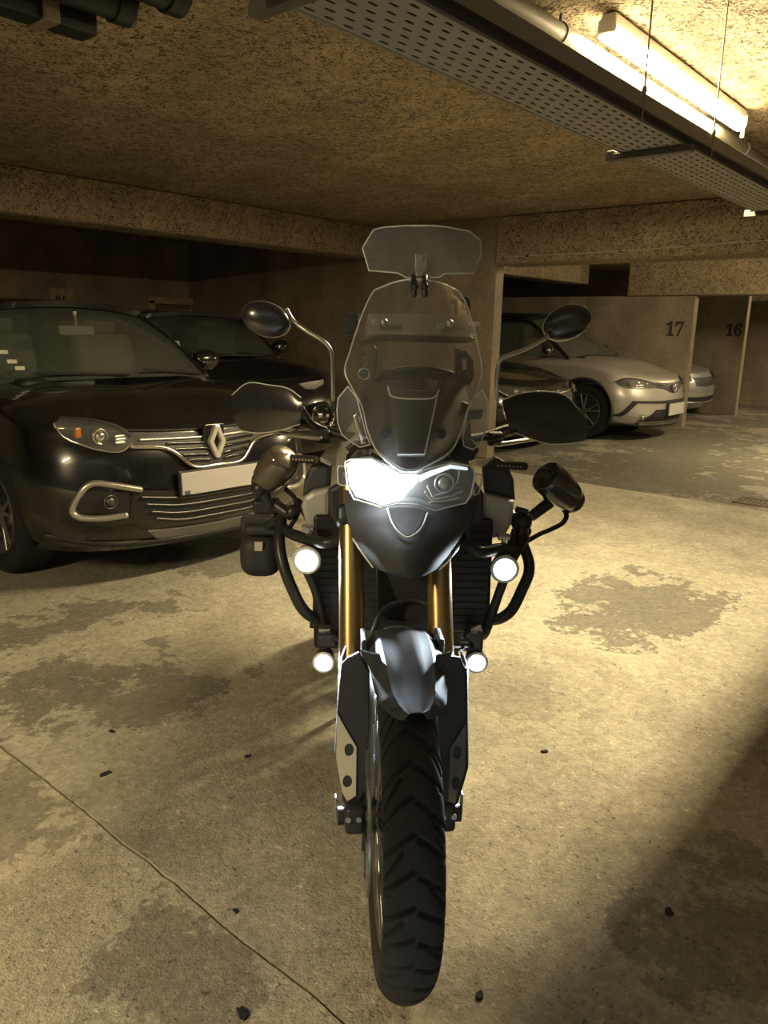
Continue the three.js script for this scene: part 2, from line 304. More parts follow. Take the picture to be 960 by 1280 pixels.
{ // pale conduit pipe under the ceiling beside the lamp
  const t = thing('conduit_pipe', 'pale round conduit pipe running between lamp and cable tray', 'pipe', [0, 2.375, -1.51]);
  part('pipe', tube([[-4, 0, 0], [0, 0, 0.004], [4, 0, -0.003], [6.9, 0, 0]], 0.034, 14, false, 12), std({ color: lin(0.20, 0.185, 0.145), roughness: 0.55 }), t);
  for (const x of [2.72, 4.9, 0.4]) part('pipe_clamp', [cyl([x - 0.012, 0, 0], [x + 0.012, 0, 0], 0.038, 0.038, 16), rbox(0.02, 0.03, 0.012, 0.003, [x, 0.05, 0])], galv, t);
}
{ // dark steel channel and drain pipes at the ceiling
  const dk = std({ color: lin(0.018, 0.02, 0.016), roughness: 0.5, metalness: 0.3 });
  const t = thing('pipe_bundle', 'dark steel channel and pipe stubs fixed to the ceiling', 'pipes', [1.52, 2.268, -2.60]);
  part('channel', rbox(1.6, 0.09, 0.10, 0.008, [-0.80, 0.03, 0.02]), dk, t);
  part('pipe', [cyl([-1.6, 0.075, 0.14], [0.05, 0.075, 0.14], 0.055, 0.055, 18), cyl([0.01, 0.075, 0.14], [0.07, 0.075, 0.14], 0.062, 0.062, 18)], dk, t);
  part('pipe', [cyl([-1.6, 0.10, 0.30], [0.14, 0.10, 0.30], 0.06, 0.06, 18), cyl([0.10, 0.10, 0.30], [0.16, 0.10, 0.30], 0.068, 0.068, 18)], dk, t);
  part('clamp', [rbox(0.05, 0.14, 0.13, 0.006, [-0.16, 0.05, 0.02])], std({ color: lin(0.16, 0.13, 0.08), roughness: 0.7 }), t);
}

// ---------- parked cars ----------
// Car axes: origin on the ground under the front axle, +z to the nose, +x to the car's own left.
const rubber = std({ color: lin(0.012, 0.012, 0.012), roughness: 0.85, bumpMap: rep(grainTex, 4), bumpScale: 0.001 });
const blackPlastic = std({ color: lin(0.014, 0.014, 0.015), roughness: 0.55 });
const glossBlack = phys({ color: lin(0.008, 0.008, 0.009), roughness: 0.12, clearcoat: 1, clearcoatRoughness: 0.03 });
const chrome = std({ color: lin(0.78, 0.76, 0.72), roughness: 0.16, metalness: 1 });
const satinSilver = std({ color: lin(0.6, 0.58, 0.54), roughness: 0.32, metalness: 0.85 });
const alloy = std({ color: lin(0.30, 0.30, 0.30), roughness: 0.35, metalness: 0.8 });
const darkAlloy = std({ color: lin(0.10, 0.10, 0.10), roughness: 0.35, metalness: 0.7 });
const paneGlass = phys({ color: lin(0.50, 0.56, 0.53), roughness: 0.02, transmission: 0.9, thickness: 0, ior: 1.5, side: THREE.DoubleSide });
const lensGlass = phys({ color: lin(0.95, 0.96, 0.96), roughness: 0.02, transmission: 0.96, thickness: 0, ior: 1.45, side: THREE.DoubleSide });
const amber = phys({ color: lin(0.55, 0.16, 0.02), roughness: 0.15 });
const cloth = std({ color: lin(0.10, 0.095, 0.08), roughness: 0.9 });
const paleCloth = std({ color: lin(0.16, 0.15, 0.12), roughness: 0.9 });
const paint = (r, g, b, metal = 0) => phys({ color: lin(r, g, b), roughness: metal ? 0.34 : 0.22, metalness: metal, clearcoat: 1, clearcoatRoughness: 0.04 });
const plateMat = std({ color: lin(0.40, 0.39, 0.39), roughness: 0.5 });

class CarShape {
  constructor(o) {
    Object.assign(this, { hw: 0.89, nose: 0.85, tail: -3.2, D: 0.55, n: 2.7, Dr: 0.3, nr: 4, wb: 2.6, arch: 0.365, wheel: 0.325, crown: 2.6 }, o);
    this.yb ??= curve1([[-4, 0.24], [0.3, 0.22], [0.9, 0.2]]);
  }
  wide(t) { return this.hw * this.wob(t); }
  noseAt(t) { return this.nose + this.nz(t); }
  front(u, t) { const n = this.n; return this.noseAt(t) - this.D + this.D * Math.pow(Math.max(0, 1 - Math.pow(Math.min(1, Math.abs(u) / this.wide(t)), n)), 1 / n); }
  // point of the front face at lateral u and height y, pushed out by off
  F(u, y, off = 0) {
    let z = this.nose;
    for (let k = 0; k < 5; k++) { const t = clamp((y - this.yb(z)) / (this.sh(z) - this.yb(z))); z = this.front(u, t); }
    const e = 0.01, zt = (uu) => { const t = clamp((y - this.yb(z)) / (this.sh(z) - this.yb(z))); return this.front(uu, t); };
    const sl = clamp((zt(u + e) - zt(u - e)) / (2 * e), -4, 4), nl = Math.hypot(1, sl);
    return [u - sl / nl * off, y, z + off / nl];
  }
  outline(t) {
    const pts = [], W = this.wide(t), zs = this.noseAt(t) - this.D, zr = this.tail + this.Dr, A = 44;
    for (let i = 0; i <= A; i++) { const a = Math.PI * i / A, c = Math.cos(a), s = Math.sin(a); pts.push([W * Math.sign(c) * Math.pow(Math.abs(c), 2 / this.n), zs + this.D * Math.pow(s, 2 / this.n)]); }
    for (let i = 1; i < 16; i++) pts.push([-W, lerp(zs, zr, i / 16)]);
    for (let i = 0; i <= 24; i++) { const a = Math.PI + Math.PI * i / 24, c = Math.cos(a), s = Math.sin(a); pts.push([W * Math.sign(c) * Math.pow(Math.abs(c), 2 / this.nr), zr - this.Dr * Math.pow(Math.abs(s), 2 / this.nr)]); }
    for (let i = 1; i < 16; i++) pts.push([W, lerp(zr, zs, i / 16)]);
    return pts;
  }
  shell() {
    const rows = [], T = 14, R = 9, zc = this.zc ?? -1.0;
    for (let j = 0; j <= T; j++) { const t = j / T; rows.push(this.outline(t).map(([u, z]) => [u, lerp(this.yb(z), this.sh(z), t), z])); }
    const top = this.outline(1);
    for (let k = 1; k <= R; k++) { const s = 1 - k / (R + 0.5); rows.push(top.map(([u, z]) => { const zz = zc + (z - zc) * Math.pow(s, 0.8); return [u * s, lerp(this.sh(zz), this.top(zz), 1 - Math.pow(s, this.crown)), zz]; })); }
    const nc = rows[0].length, pos = rows.flat(2), idx = [];
    for (let j = 0; j < rows.length - 1; j++) for (let i = 0; i < nc; i++) { const a = j * nc + i, b = j * nc + (i + 1) % nc, c = a + nc, d = b + nc; idx.push(a, d, b, a, c, d); }
    const lo = pos.length / 3; pos.push(0, 0.25, zc); for (let i = 0; i < nc; i++) idx.push(lo, i, (i + 1) % nc);
    const hi = pos.length / 3; pos.push(0, this.top(zc), zc); for (let i = 0; i < nc; i++) { const a = (rows.length - 1) * nc; idx.push(hi, a + (i + 1) % nc, a + i); }
    const g = new THREE.BufferGeometry(); g.setAttribute('position', new THREE.Float32BufferAttribute(pos, 3)); g.setIndex(idx); g.computeVertexNormals();
    g.setAttribute('uv', new THREE.Float32BufferAttribute(new Float32Array(pos.length / 3 * 2), 2));
    let b = new Brush(g); b.updateMatrixWorld(); const ev = new Evaluator(); ev.useGroups = false; ev.attributes = ['position', 'normal', 'uv'];
    for (const z of [0, -this.wb]) for (const s of [-1, 1]) { const c = new Brush(new THREE.CylinderGeometry(this.arch, this.arch, 0.56, 40)); c.rotation.z = Math.PI / 2; c.position.set(s * (this.hw - 0.02), this.wheel + 0.02, z); c.updateMatrixWorld(); b = ev.evaluate(b, c, SUBTRACTION); }
    return b.geometry;
  }
}
// sheet on the front face between an upper and a lower edge, both lists of [u, y]
function fascia(car, upper, lower, off, thick = 0.012, nu = 14, nv = 4) {
  const at = (e, t) => { const f = t * (e.length - 1), i = Math.min(e.length - 2, f | 0), k = f - i; return [lerp(e[i][0], e[i + 1][0], k), lerp(e[i][1], e[i + 1][1], k)]; };
  const rows = [];
  for (let j = 0; j <= nv; j++) { const r = []; for (let i = 0; i <= nu; i++) { const a = at(lower, i / nu), b = at(upper, i / nu), u = lerp(a[0], b[0], j / nv), y = lerp(a[1], b[1], j / nv); r.push(car.F(u, y, off)); } rows.push(r); }
  return grid(rows, thick);
}
const fline = (car, pts, r, off = 0, seg = 8) => tube(pts.map(([u, y]) => car.F(u, y, off)), r, seg, false, pts.length * 8);
const both = (pts) => pts.map(([u, y]) => [-u, y]);
function wheels(t, car, spokes = 5, mat = alloy, rim = 0.215) {
  const R = car.wheel;
  const tyreG = new THREE.LatheGeometry([[rim, -0.085], [R * 0.86, -0.105], [R * 0.965, -0.096], [R, -0.07], [R, 0.07], [R * 0.965, 0.096], [R * 0.86, 0.105], [rim, 0.085]].map((p) => new THREE.Vector2(...p)), 40); tyreG.rotateZ(-Math.PI / 2);
  const parts = [new THREE.LatheGeometry([[rim, -0.08], [rim + 0.004, 0.092], [rim - 0.012, 0.09], [rim - 0.02, 0.03], [rim - 0.02, -0.08]].map((p) => new THREE.Vector2(...p)), 36)];
  parts[0].rotateZ(-Math.PI / 2);
  const hub = new THREE.CylinderGeometry(0.055, 0.06, 0.03, 20); hub.rotateZ(Math.PI / 2); hub.translate(0.062, 0, 0); parts.push(hub);
  for (let k = 0; k < spokes; k++) for (const d of [-0.13, 0.13]) { const a = k / spokes * 2 * Math.PI, q = (r, b, x) => [x, r * Math.cos(b), r * Math.sin(b)]; parts.push(cyl(q(0.04, a + d * 0.6, 0.07), q(rim - 0.008, a + d * 1.5, 0.085), 0.014, 0.012, 6)); }
  const rimG = join(parts), disc = cyl([-0.02, 0, 0], [0.0, 0, 0], rim * 0.8, rim * 0.8, 24);
  for (const z of [0, -car.wb]) for (const s of [-1, 1]) {
    const w = part('wheel', tyreG, rubber, t); w.position.set(s * (car.hw - 0.115), R, z); w.rotation.y = s < 0 ? Math.PI : 0;
    part('rim', rimG, mat, w); part('brake_disc', disc, darkAlloy, w);
  }
}
// glasshouse: belt line and roof line given as [u, y, z] corner values
function cabin(t, car, g, body) {
  const { zb, zbs, yb, ub, zr, zrs, yr, ur, zrr, zre } = g;       // windscreen base centre/side z, belt y, belt half width, roof front centre/side z, roof y, roof half width, roof rear z, rear belt z
  const arc = (u, zc, zs, y, dip) => (k) => [u * k, y - dip * k * k, lerp(zc, zs, k * k)];
  const lo = arc(ub, zb, zbs, yb + 0.03, 0.03), hi = arc(ur, zr, zrs, yr, 0.05), sheet = (f, h, n = 12, m = 8, bulge = 0.03) => { const rows = []; for (let j = 0; j <= m; j++) { const v = j / m, r = []; for (let i = 0; i <= n; i++) { const k = -1 + 2 * i / n, a = f(k), b = h(k), s = Math.sin(v * Math.PI) * bulge; r.push([lerp(a[0], b[0], v), lerp(a[1], b[1], v) + s, lerp(a[2], b[2], v) + s * 0.5]); } rows.push(r); } return grid(rows); };
  part('windscreen', sheet(lo, hi), paneGlass, t);
  const back = arc(ur * 0.95, zrr, zrr + 0.12, yr - 0.02, 0.05);
  part('roof', [grid([0, 0.25, 0.5, 0.75, 1].map((v) => Array.from({ length: 13 }, (_, i) => { const k = -1 + i / 6, a = hi(k), b = back(k); return [lerp(a[0], b[0], v), lerp(a[1], b[1], v) + 0.045 * Math.sin(Math.PI * clamp(v * 0.9 + 0.05)), lerp(a[2], b[2], v)]; })).reverse(), 0.04)], body, t);
  part('rear_window', sheet((k) => [ub * 0.92 * -k, yb + 0.02, zre], (k) => { const p = back(-k); return p; }, 8, 4, 0.01), paneGlass, t);
  for (const s of [-1, 1]) {
    const a = lo(s), b = hi(s), c = back(s), d = [s * ub * 0.97, yb + 0.01, zre + 0.06];
    part('side_window', grid([[a, b], [[lerp(a[0], d[0], 0.5), yb, lerp(a[2], d[2], 0.5)], [lerp(b[0], c[0], 0.5), lerp(b[1], c[1], 0.5) + 0.02, lerp(b[2], c[2], 0.5)]], [d, c]]), paneGlass, t);
    part('pillar', [tube([a, [lerp(a[0], b[0], 0.5), lerp(a[1], b[1], 0.5) + 0.02, lerp(a[2], b[2], 0.5)], b], 0.028, 8), tube([b, [lerp(b[0], c[0], 0.5), lerp(b[1], c[1], 0.5) + 0.02, lerp(b[2], c[2], 0.5)], c], 0.03, 8), tube([c, d], 0.06, 8), tube([[lerp(a[0], d[0], 0.5), yb, lerp(a[2], d[2], 0.5)], [lerp(b[0], c[0], 0.5), lerp(b[1], c[1], 0.5) + 0.01, lerp(b[2], c[2], 0.5)]], 0.03, 8)], body, t);
    const mz = a[2] - 0.22;
    part('wing_mirror', [ball(0.1, [s * (ub + 0.16), yb + 0.10, mz], [1.05, 0.72, 0.7], 18), rbox(0.12, 0.03, 0.06, 0.01, [s * (ub + 0.05), yb + 0.05, mz])], body, t);
    part('seat', [rbox(0.46, 0.5, 0.14, 0.06, [s * 0.36, yb + 0.02, zb - 1.05], [-0.25, 0, 0]), rbox(0.27, 0.17, 0.10, 0.05, [s * 0.36, yb + 0.34, zb - 1.14])], g.seat ?? cloth, t);
  }
  part('dashboard', rbox(ub * 1.75, 0.10, 0.40, 0.04, [0, yb - 0.02, zb - 0.32]), blackPlastic, t);
  part('rear_view_mirror', [rbox(0.24, 0.065, 0.025, 0.02, [0.0, yr - 0.14, zr + 0.10]), cyl([0, yr - 0.12, zr + 0.10], [0, yr - 0.02, zr + 0.09], 0.012)], g.mirror ?? blackPlastic, t);
  part('wiper', tube([car_up(lo(0.75), 0.02), car_up(lo(0.1), 0.045)], 0.008, 6), blackPlastic, t);
  part('wiper', tube([car_up(lo(-0.05), 0.02), car_up(lo(-0.75), 0.045)], 0.008, 6), blackPlastic, t);
}
const car_up = (p, d) => [p[0], p[1] + d, p[2] + 0.02];

const projRing = (p, r) => { const g = new THREE.TorusGeometry(r, r * 0.16, 10, 28); return xf(g, p); };
const bulb = (p, r) => ball(r, p, [1, 1, 0.7], 18);
// a headlamp between an upper and a lower edge ([u, y] from the outer end inwards): dark bowl, bright rim, inner lamps, clear cover
function headlamp(t, car, up, low, inner, rimR = 0.006, dark = blackPlastic) {
  const h = part('headlamp', fascia(car, up, low, 0.004, 0.02), dark, t);
  part('rim', fline(car, low, rimR, 0.014), chrome, h);
  part('brow', fline(car, up, rimR * 1.5, 0.010), dark, h);
  for (const [kind, u, y, r] of inner) {
    const p = car.F(u, y, 0.018);
    if (kind === 'projector') { part('projector', [projRing(p, r), bulb(p, r * 0.75)], chrome, h); }
    if (kind === 'reflector') part('reflector', [rbox(r * 1.8, r * 0.5, 0.02, 0.006, [p[0], p[1] + r * 0.55, p[2]]), rbox(r * 1.8, r * 0.5, 0.02, 0.006, p), rbox(r * 1.8, r * 0.5, 0.02, 0.006, [p[0], p[1] - r * 0.55, p[2]])], chrome, h);
    if (kind === 'amber') part('indicator', rbox(r * 1.2, r * 2, 0.02, 0.008, p), amber, h);
  }
  part('cover', fascia(car, up, low, 0.042, 0), lensGlass, h);
  return h;
}

const shapes = {};
{ // black compact crossover, nose towards the aisle
  const c = shapes.badged = new CarShape({ hw: 0.875, nose: 0.85, tail: -3.25, D: 0.50, n: 2.5, wb: 2.6, wheel: 0.33, arch: 0.375,
    sh: curve1([[-3.3, 1.02], [-1.5, 1.0], [0.0, 0.94], [0.6, 0.86], [0.9, 0.82]]), top: curve1([[-3.3, 1.04], [-0.3, 1.05], [0.2, 1.0], [0.7, 0.90], [0.9, 0.84]]),
    wob: curve1([[0, 0.94], [0.3, 0.985], [0.6, 1.0], [1, 0.965]]), nz: curve1([[0, -0.10], [0.25, -0.01], [0.5, 0.0], [0.75, -0.03], [1, -0.10]]) });
  const body = paint(0.006, 0.007, 0.009);
  const t = thing('crossover_car', 'black crossover with chrome grille strip and diamond badge', 'car', [2.585, 0, -4.14], rad(-3));
  part('body', c.shell(), body, t);
  wheels(t, c, 5, alloy);
  cabin(t, c, { zb: 0.0, zbs: -0.30, yb: 1.0, ub: 0.70, zr: -0.80, zrs: -0.92, yr: 1.43, ur: 0.58, zrr: -2.75, zre: -3.05, seat: paleCloth, mirror: std({ color: lin(0.35, 0.34, 0.30), roughness: 0.5 }) }, body);
  // face: lamps, grille with slats, chrome strip, diamond badge, number plate, fog-lamp trims
  const up = [[0.714, 0.893], [0.64, 0.888], [0.586, 0.878], [0.533, 0.862], [0.486, 0.842], [0.44, 0.80]], low = [[0.735, 0.865], [0.715, 0.805], [0.654, 0.765], [0.597, 0.741], [0.508, 0.730], [0.445, 0.762]];
  const inner = [['amber', 0.66, 0.822, 0.026], ['projector', 0.575, 0.802, 0.036], ['reflector', 0.495, 0.785, 0.03]];
  headlamp(t, c, both(up), both(low), inner.map(([k, u, y, r]) => [k, -u, y, r])); headlamp(t, c, up, low, inner);
  const gTop = [[-0.44, 0.815], [-0.24, 0.80], [0, 0.79], [0.24, 0.80], [0.44, 0.815]], gLow = [[-0.45, 0.747], [-0.294, 0.731], [-0.242, 0.703], [-0.152, 0.625], [0, 0.618], [0.152, 0.625], [0.242, 0.703], [0.294, 0.731], [0.45, 0.747]];
  const gr = part('grille', fascia(c, gTop, gLow, 0.006, 0.02, 40, 4), blackPlastic, t);
  for (const [y, w] of [[0.772, 0.40], [0.745, 0.27], [0.715, 0.235], [0.684, 0.20], [0.655, 0.17]]) for (const s of [-1, 1]) part('slat', fline(c, [[s * 0.05, y - 0.006], [s * w * 0.5, y - 0.002], [s * w, y + 0.004]], 0.0075, 0.012, 6), y > 0.76 ? satinSilver : glossBlack, gr);
  part('chrome_strip', fline(c, gLow, 0.011, 0.016), chrome, t);
  part('bonnet_seam', fline(c, [[-0.46, 0.825], [-0.24, 0.812], [0, 0.805], [0.24, 0.812], [0.46, 0.825]], 0.006, 0.004), blackPlastic, t);
  { // diamond badge
    const z = c.F(0, 0.74, 0.05)[2], q = (k) => [[0, 0.742 + 0.088 * k, z], [0.052 * k, 0.742 + 0.012 * (k > 0.7), z], [0, 0.742 - 0.088 * k, z], [-0.052 * k, 0.742 + 0.012 * (k > 0.7), z]];
    const flat = (a) => [[-0.013, a[0][1], z], [0.013, a[0][1], z], [a[1][0], 0.742, z + 0.012], [0.013, a[2][1], z], [-0.013, a[2][1], z], [a[3][0], 0.742, z + 0.012]].map((p) => p);
    const hole = [[0, 0.742 + 0.055, z], [0.024, 0.742, z], [0, 0.742 - 0.055, z], [-0.024, 0.742, z]];
    const b = part('badge', plate(flat(q(1)), 0.03, 0.006, [hole]), std({ color: lin(0.62, 0.60, 0.55), roughness: 0.3, metalness: 0.45 }), t);
    part('badge_recess', rbox(0.13, 0.19, 0.03, 0.012, [0, 0.742, z - 0.04]), glossBlack, b);
  }
  { // number plate, its characters masked out in the photograph
    const z = c.F(0, 0.54, 0.028)[2], p = part('number_plate', rbox(0.50, 0.115, 0.012, 0.004, [0, 0.545, z], [-0.05, 0, 0]), plateMat, t);
    part('plate_holder', rbox(0.52, 0.135, 0.02, 0.006, [0, 0.543, z - 0.014], [-0.05, 0, 0]), blackPlastic, p);
    part('blue_band', rbox(0.035, 0.02, 0.002, 0.001, [-0.222, 0.499, z + 0.0085], [-0.05, 0, 0]), std({ color: lin(0.05, 0.07, 0.13), roughness: 0.5 }), p);
    part('dealer_line', rbox(0.20, 0.012, 0.002, 0.001, [-0.10, 0.493, z + 0.007], [-0.05, 0, 0]), plateMat, p);
  }
  const low2 = part('lower_grille', fascia(c, [[-0.48, 0.535], [-0.2, 0.50], [0, 0.495], [0.2, 0.50], [0.48, 0.535]], [[-0.50, 0.40], [-0.25, 0.335], [0, 0.325], [0.25, 0.335], [0.50, 0.40]], 0.005, 0.02, 30, 4), blackPlastic, t);
  for (const y of [0.47, 0.43, 0.388, 0.35]) part('slat', fline(c, [[-0.46 + (0.5 - y) * 0.6, y + 0.028], [-0.25, y + 0.004], [0, y], [0.25, y + 0.004], [0.46 - (0.5 - y) * 0.6, y + 0.028]], 0.007, 0.012, 6), darkAlloy, low2);
  const trim = [[0.45, 0.538], [0.58, 0.572], [0.646, 0.583], [0.69, 0.556], [0.733, 0.445], [0.712, 0.418], [0.62, 0.406], [0.52, 0.412]];
  for (const s of [-1, 1]) {
    const tr = part('fog_lamp_trim', fline(c, trim.map(([u, y]) => [s * u, y]), 0.0165, 0.012), satinSilver, t);
    part('trim_recess', fascia(c, [[0.68, 0.55], [0.5, 0.53]].map(([u, y]) => [s * u, y]), [[0.715, 0.44], [0.5, 0.43]].map(([u, y]) => [s * u, y]), 0.005, 0.01, 8, 3), blackPlastic, tr);
    part('fog_lamp', [projRing(c.F(s * 0.585, 0.487, 0.014), 0.032), bulb(c.F(s * 0.585, 0.487, 0.008), 0.026)], darkAlloy, tr);
  }
  part('skid_plate', fascia(c, [[-0.40, 0.305], [0, 0.29], [0.40, 0.305]], [[-0.34, 0.252], [0, 0.24], [0.34, 0.252]], 0.012, 0.02, 20, 3), alloy, t);
  part('sill_cladding', [fline(c, [[-0.80, 0.30], [-0.6, 0.255], [-0.3, 0.235], [0, 0.23], [0.3, 0.235], [0.6, 0.255], [0.80, 0.30]], 0.02, 0.0)], blackPlastic, t);
  for (const [u, y, z] of [[-0.60, 1.17, -0.36], [-0.585, 1.12, -0.285], [-0.565, 1.085, -0.235]]) part('windscreen_sticker', rbox(0.05, 0.03, 0.002, 0.0008, [u, y, z], [-0.85, -0.3, 0]), std({ color: lin(0.6, 0.6, 0.55), roughness: 0.6 }), t);
}
{ // dark crossover with round lamps
  const c = shapes.roundLamped = new CarShape({ hw: 0.88, nose: 0.80, tail: -3.2, D: 0.5, n: 2.6, wb: 2.53, wheel: 0.335, arch: 0.38,
    sh: curve1([[-3.3, 1.05], [-1.5, 1.02], [0.0, 0.98], [0.6, 0.88], [0.9, 0.82]]), top: curve1([[-3.3, 1.08], [-0.3, 1.08], [0.2, 1.03], [0.6, 0.93], [0.9, 0.84]]),
    wob: curve1([[0, 0.94], [0.3, 0.99], [0.6, 1.0], [1, 0.95]]), nz: curve1([[0, -0.10], [0.25, -0.01], [0.5, 0.0], [0.75, -0.04], [1, -0.13]]) });
  const body = paint(0.007, 0.008, 0.011);
  const t = thing('crossover_car', 'dark crossover with round headlamps between the badged black crossover and wall 19', 'car', [4.676, 0, -5.80], rad(-12));
  part('body', c.shell(), body, t);
  wheels(t, c, 6, alloy);
  cabin(t, c, { zb: -0.05, zbs: -0.38, yb: 1.03, ub: 0.70, zr: -0.85, zrs: -0.98, yr: 1.42, ur: 0.60, zrr: -2.6, zre: -2.95 }, body);
  for (const s of [-1, 1]) {
    const p = c.F(s * 0.47, 0.56, 0.0), h = part('headlamp', [ball(0.135, p, [1, 0.92, 0.42], 24), projRing([p[0], p[1], p[2] + 0.045], 0.112)], glossBlack, t);
    part('rim', (() => { const g = new THREE.TorusGeometry(0.118, 0.006, 8, 36, Math.PI * 1.15); g.rotateZ(Math.PI * 0.92); return xf(g, [p[0], p[1], p[2] + 0.062]); })(), chrome, h);
    part('reflector', [bulb([p[0] - s * 0.03, p[1] + 0.01, p[2] + 0.055], 0.03), bulb([p[0] + s * 0.05, p[1], p[2] + 0.05], 0.022), rbox(0.06, 0.02, 0.012, 0.004, [p[0], p[1] - 0.055, p[2] + 0.05])], chrome, h);
    part('top_lamp', fascia(c, [[0.30, 0.845], [0.45, 0.86], [0.62, 0.868]].map(([u, y]) => [s * u, y]), [[0.36, 0.80], [0.47, 0.795], [0.60, 0.83]].map(([u, y]) => [s * u, y]), 0.012, 0.02, 10, 3), satinSilver, t);
  }
  const gr = part('grille', fascia(c, [[-0.32, 0.70], [0, 0.69], [0.32, 0.70]], [[-0.22, 0.52], [0, 0.50], [0.22, 0.52]], 0.005, 0.02, 20, 4), blackPlastic, t);
  for (const y of [0.66, 0.61, 0.56]) part('slat', fline(c, [[-0.24, y], [0, y - 0.005], [0.24, y]], 0.008, 0.012, 6), glossBlack, gr);
  part('chrome_bar', fline(c, [[0.14, 0.455], [0.4, 0.447], [0.66, 0.46]], 0.011, 0.012), chrome, t);
  part('chrome_bar', fline(c, [[-0.14, 0.455], [-0.4, 0.447], [-0.66, 0.46]], 0.011, 0.012), chrome, t);
  part('lower_grille', fascia(c, [[-0.5, 0.40], [0, 0.39], [0.5, 0.40]], [[-0.42, 0.28], [0, 0.27], [0.42, 0.28]], 0.005, 0.02, 20, 3), blackPlastic, t);
  part('windscreen_sticker', rbox(0.06, 0.09, 0.002, 0.0008, [-0.42, 1.16, -0.30], [-0.85, -0.2, 0]), std({ color: lin(0.45, 0.46, 0.46), roughness: 0.6 }), t);
}
{ // black car next to the silver one
  const c = shapes.black = new CarShape({ hw: 0.88, nose: 0.85, tail: -3.3, D: 0.48, n: 2.6, wb: 2.6, wheel: 0.32, arch: 0.365,
    sh: curve1([[-3.3, 0.98], [-1.5, 0.95], [0.0, 0.90], [0.6, 0.80], [0.9, 0.74]]), top: curve1([[-3.3, 1.0], [-0.3, 1.0], [0.2, 0.96], [0.7, 0.84], [0.9, 0.76]]),
    wob: curve1([[0, 0.94], [0.3, 0.985], [0.6, 1.0], [1, 0.955]]), nz: curve1([[0, -0.10], [0.25, -0.01], [0.5, 0.0], [0.75, -0.03], [1, -0.12]]) });
  const body = paint(0.006, 0.007, 0.009);
  const t = thing('hatchback_car', 'black car between the pale pillar edge and the silver car', 'car', [7.98, 0, -5.0], 0);
  part('body', c.shell(), body, t);
  wheels(t, c, 5, alloy);
  cabin(t, c, { zb: -0.1, zbs: -0.40, yb: 0.95, ub: 0.70, zr: -0.95, zrs: -1.05, yr: 1.45, ur: 0.56, zrr: -2.6, zre: -3.0 }, body);
  const up = [[0.80, 0.765], [0.72, 0.768], [0.62, 0.745], [0.50, 0.70]], low = [[0.80, 0.715], [0.74, 0.66], [0.62, 0.645], [0.50, 0.66]];
  const inner = [['projector', 0.66, 0.70, 0.03], ['reflector', 0.58, 0.695, 0.024]];
  headlamp(t, c, both(up), both(low), inner.map(([k, u, y, r]) => [k, -u, y, r])); headlamp(t, c, up, low, inner);
  const gr = part('grille', fascia(c, [[-0.48, 0.70], [0, 0.69], [0.48, 0.70]], [[-0.44, 0.60], [0, 0.58], [0.44, 0.60]], 0.005, 0.02, 24, 3), blackPlastic, t);
  for (const s of [-1, 1]) part('chrome_bar', fline(c, [[s * 0.10, 0.664], [s * 0.28, 0.672], [s * 0.46, 0.688]], 0.010, 0.014), chrome, gr);
  part('badge', [projRing(c.F(0, 0.648, 0.03), 0.045), rbox(0.02, 0.085, 0.016, 0.006, c.F(0, 0.648, 0.028))], chrome, t);
  part('lower_grille', fascia(c, [[-0.6, 0.42], [0, 0.40], [0.6, 0.42]], [[-0.5, 0.29], [0, 0.27], [0.5, 0.29]], 0.005, 0.02, 24, 3), blackPlastic, t);
  const np = part('number_plate', rbox(0.5, 0.11, 0.012, 0.004, [0, 0.49, c.F(0, 0.49, 0.02)[2]]), plateMat, t);
  part('plate_holder', rbox(0.52, 0.13, 0.02, 0.006, [0, 0.49, c.F(0, 0.49, 0.006)[2]]), blackPlastic, np);
}
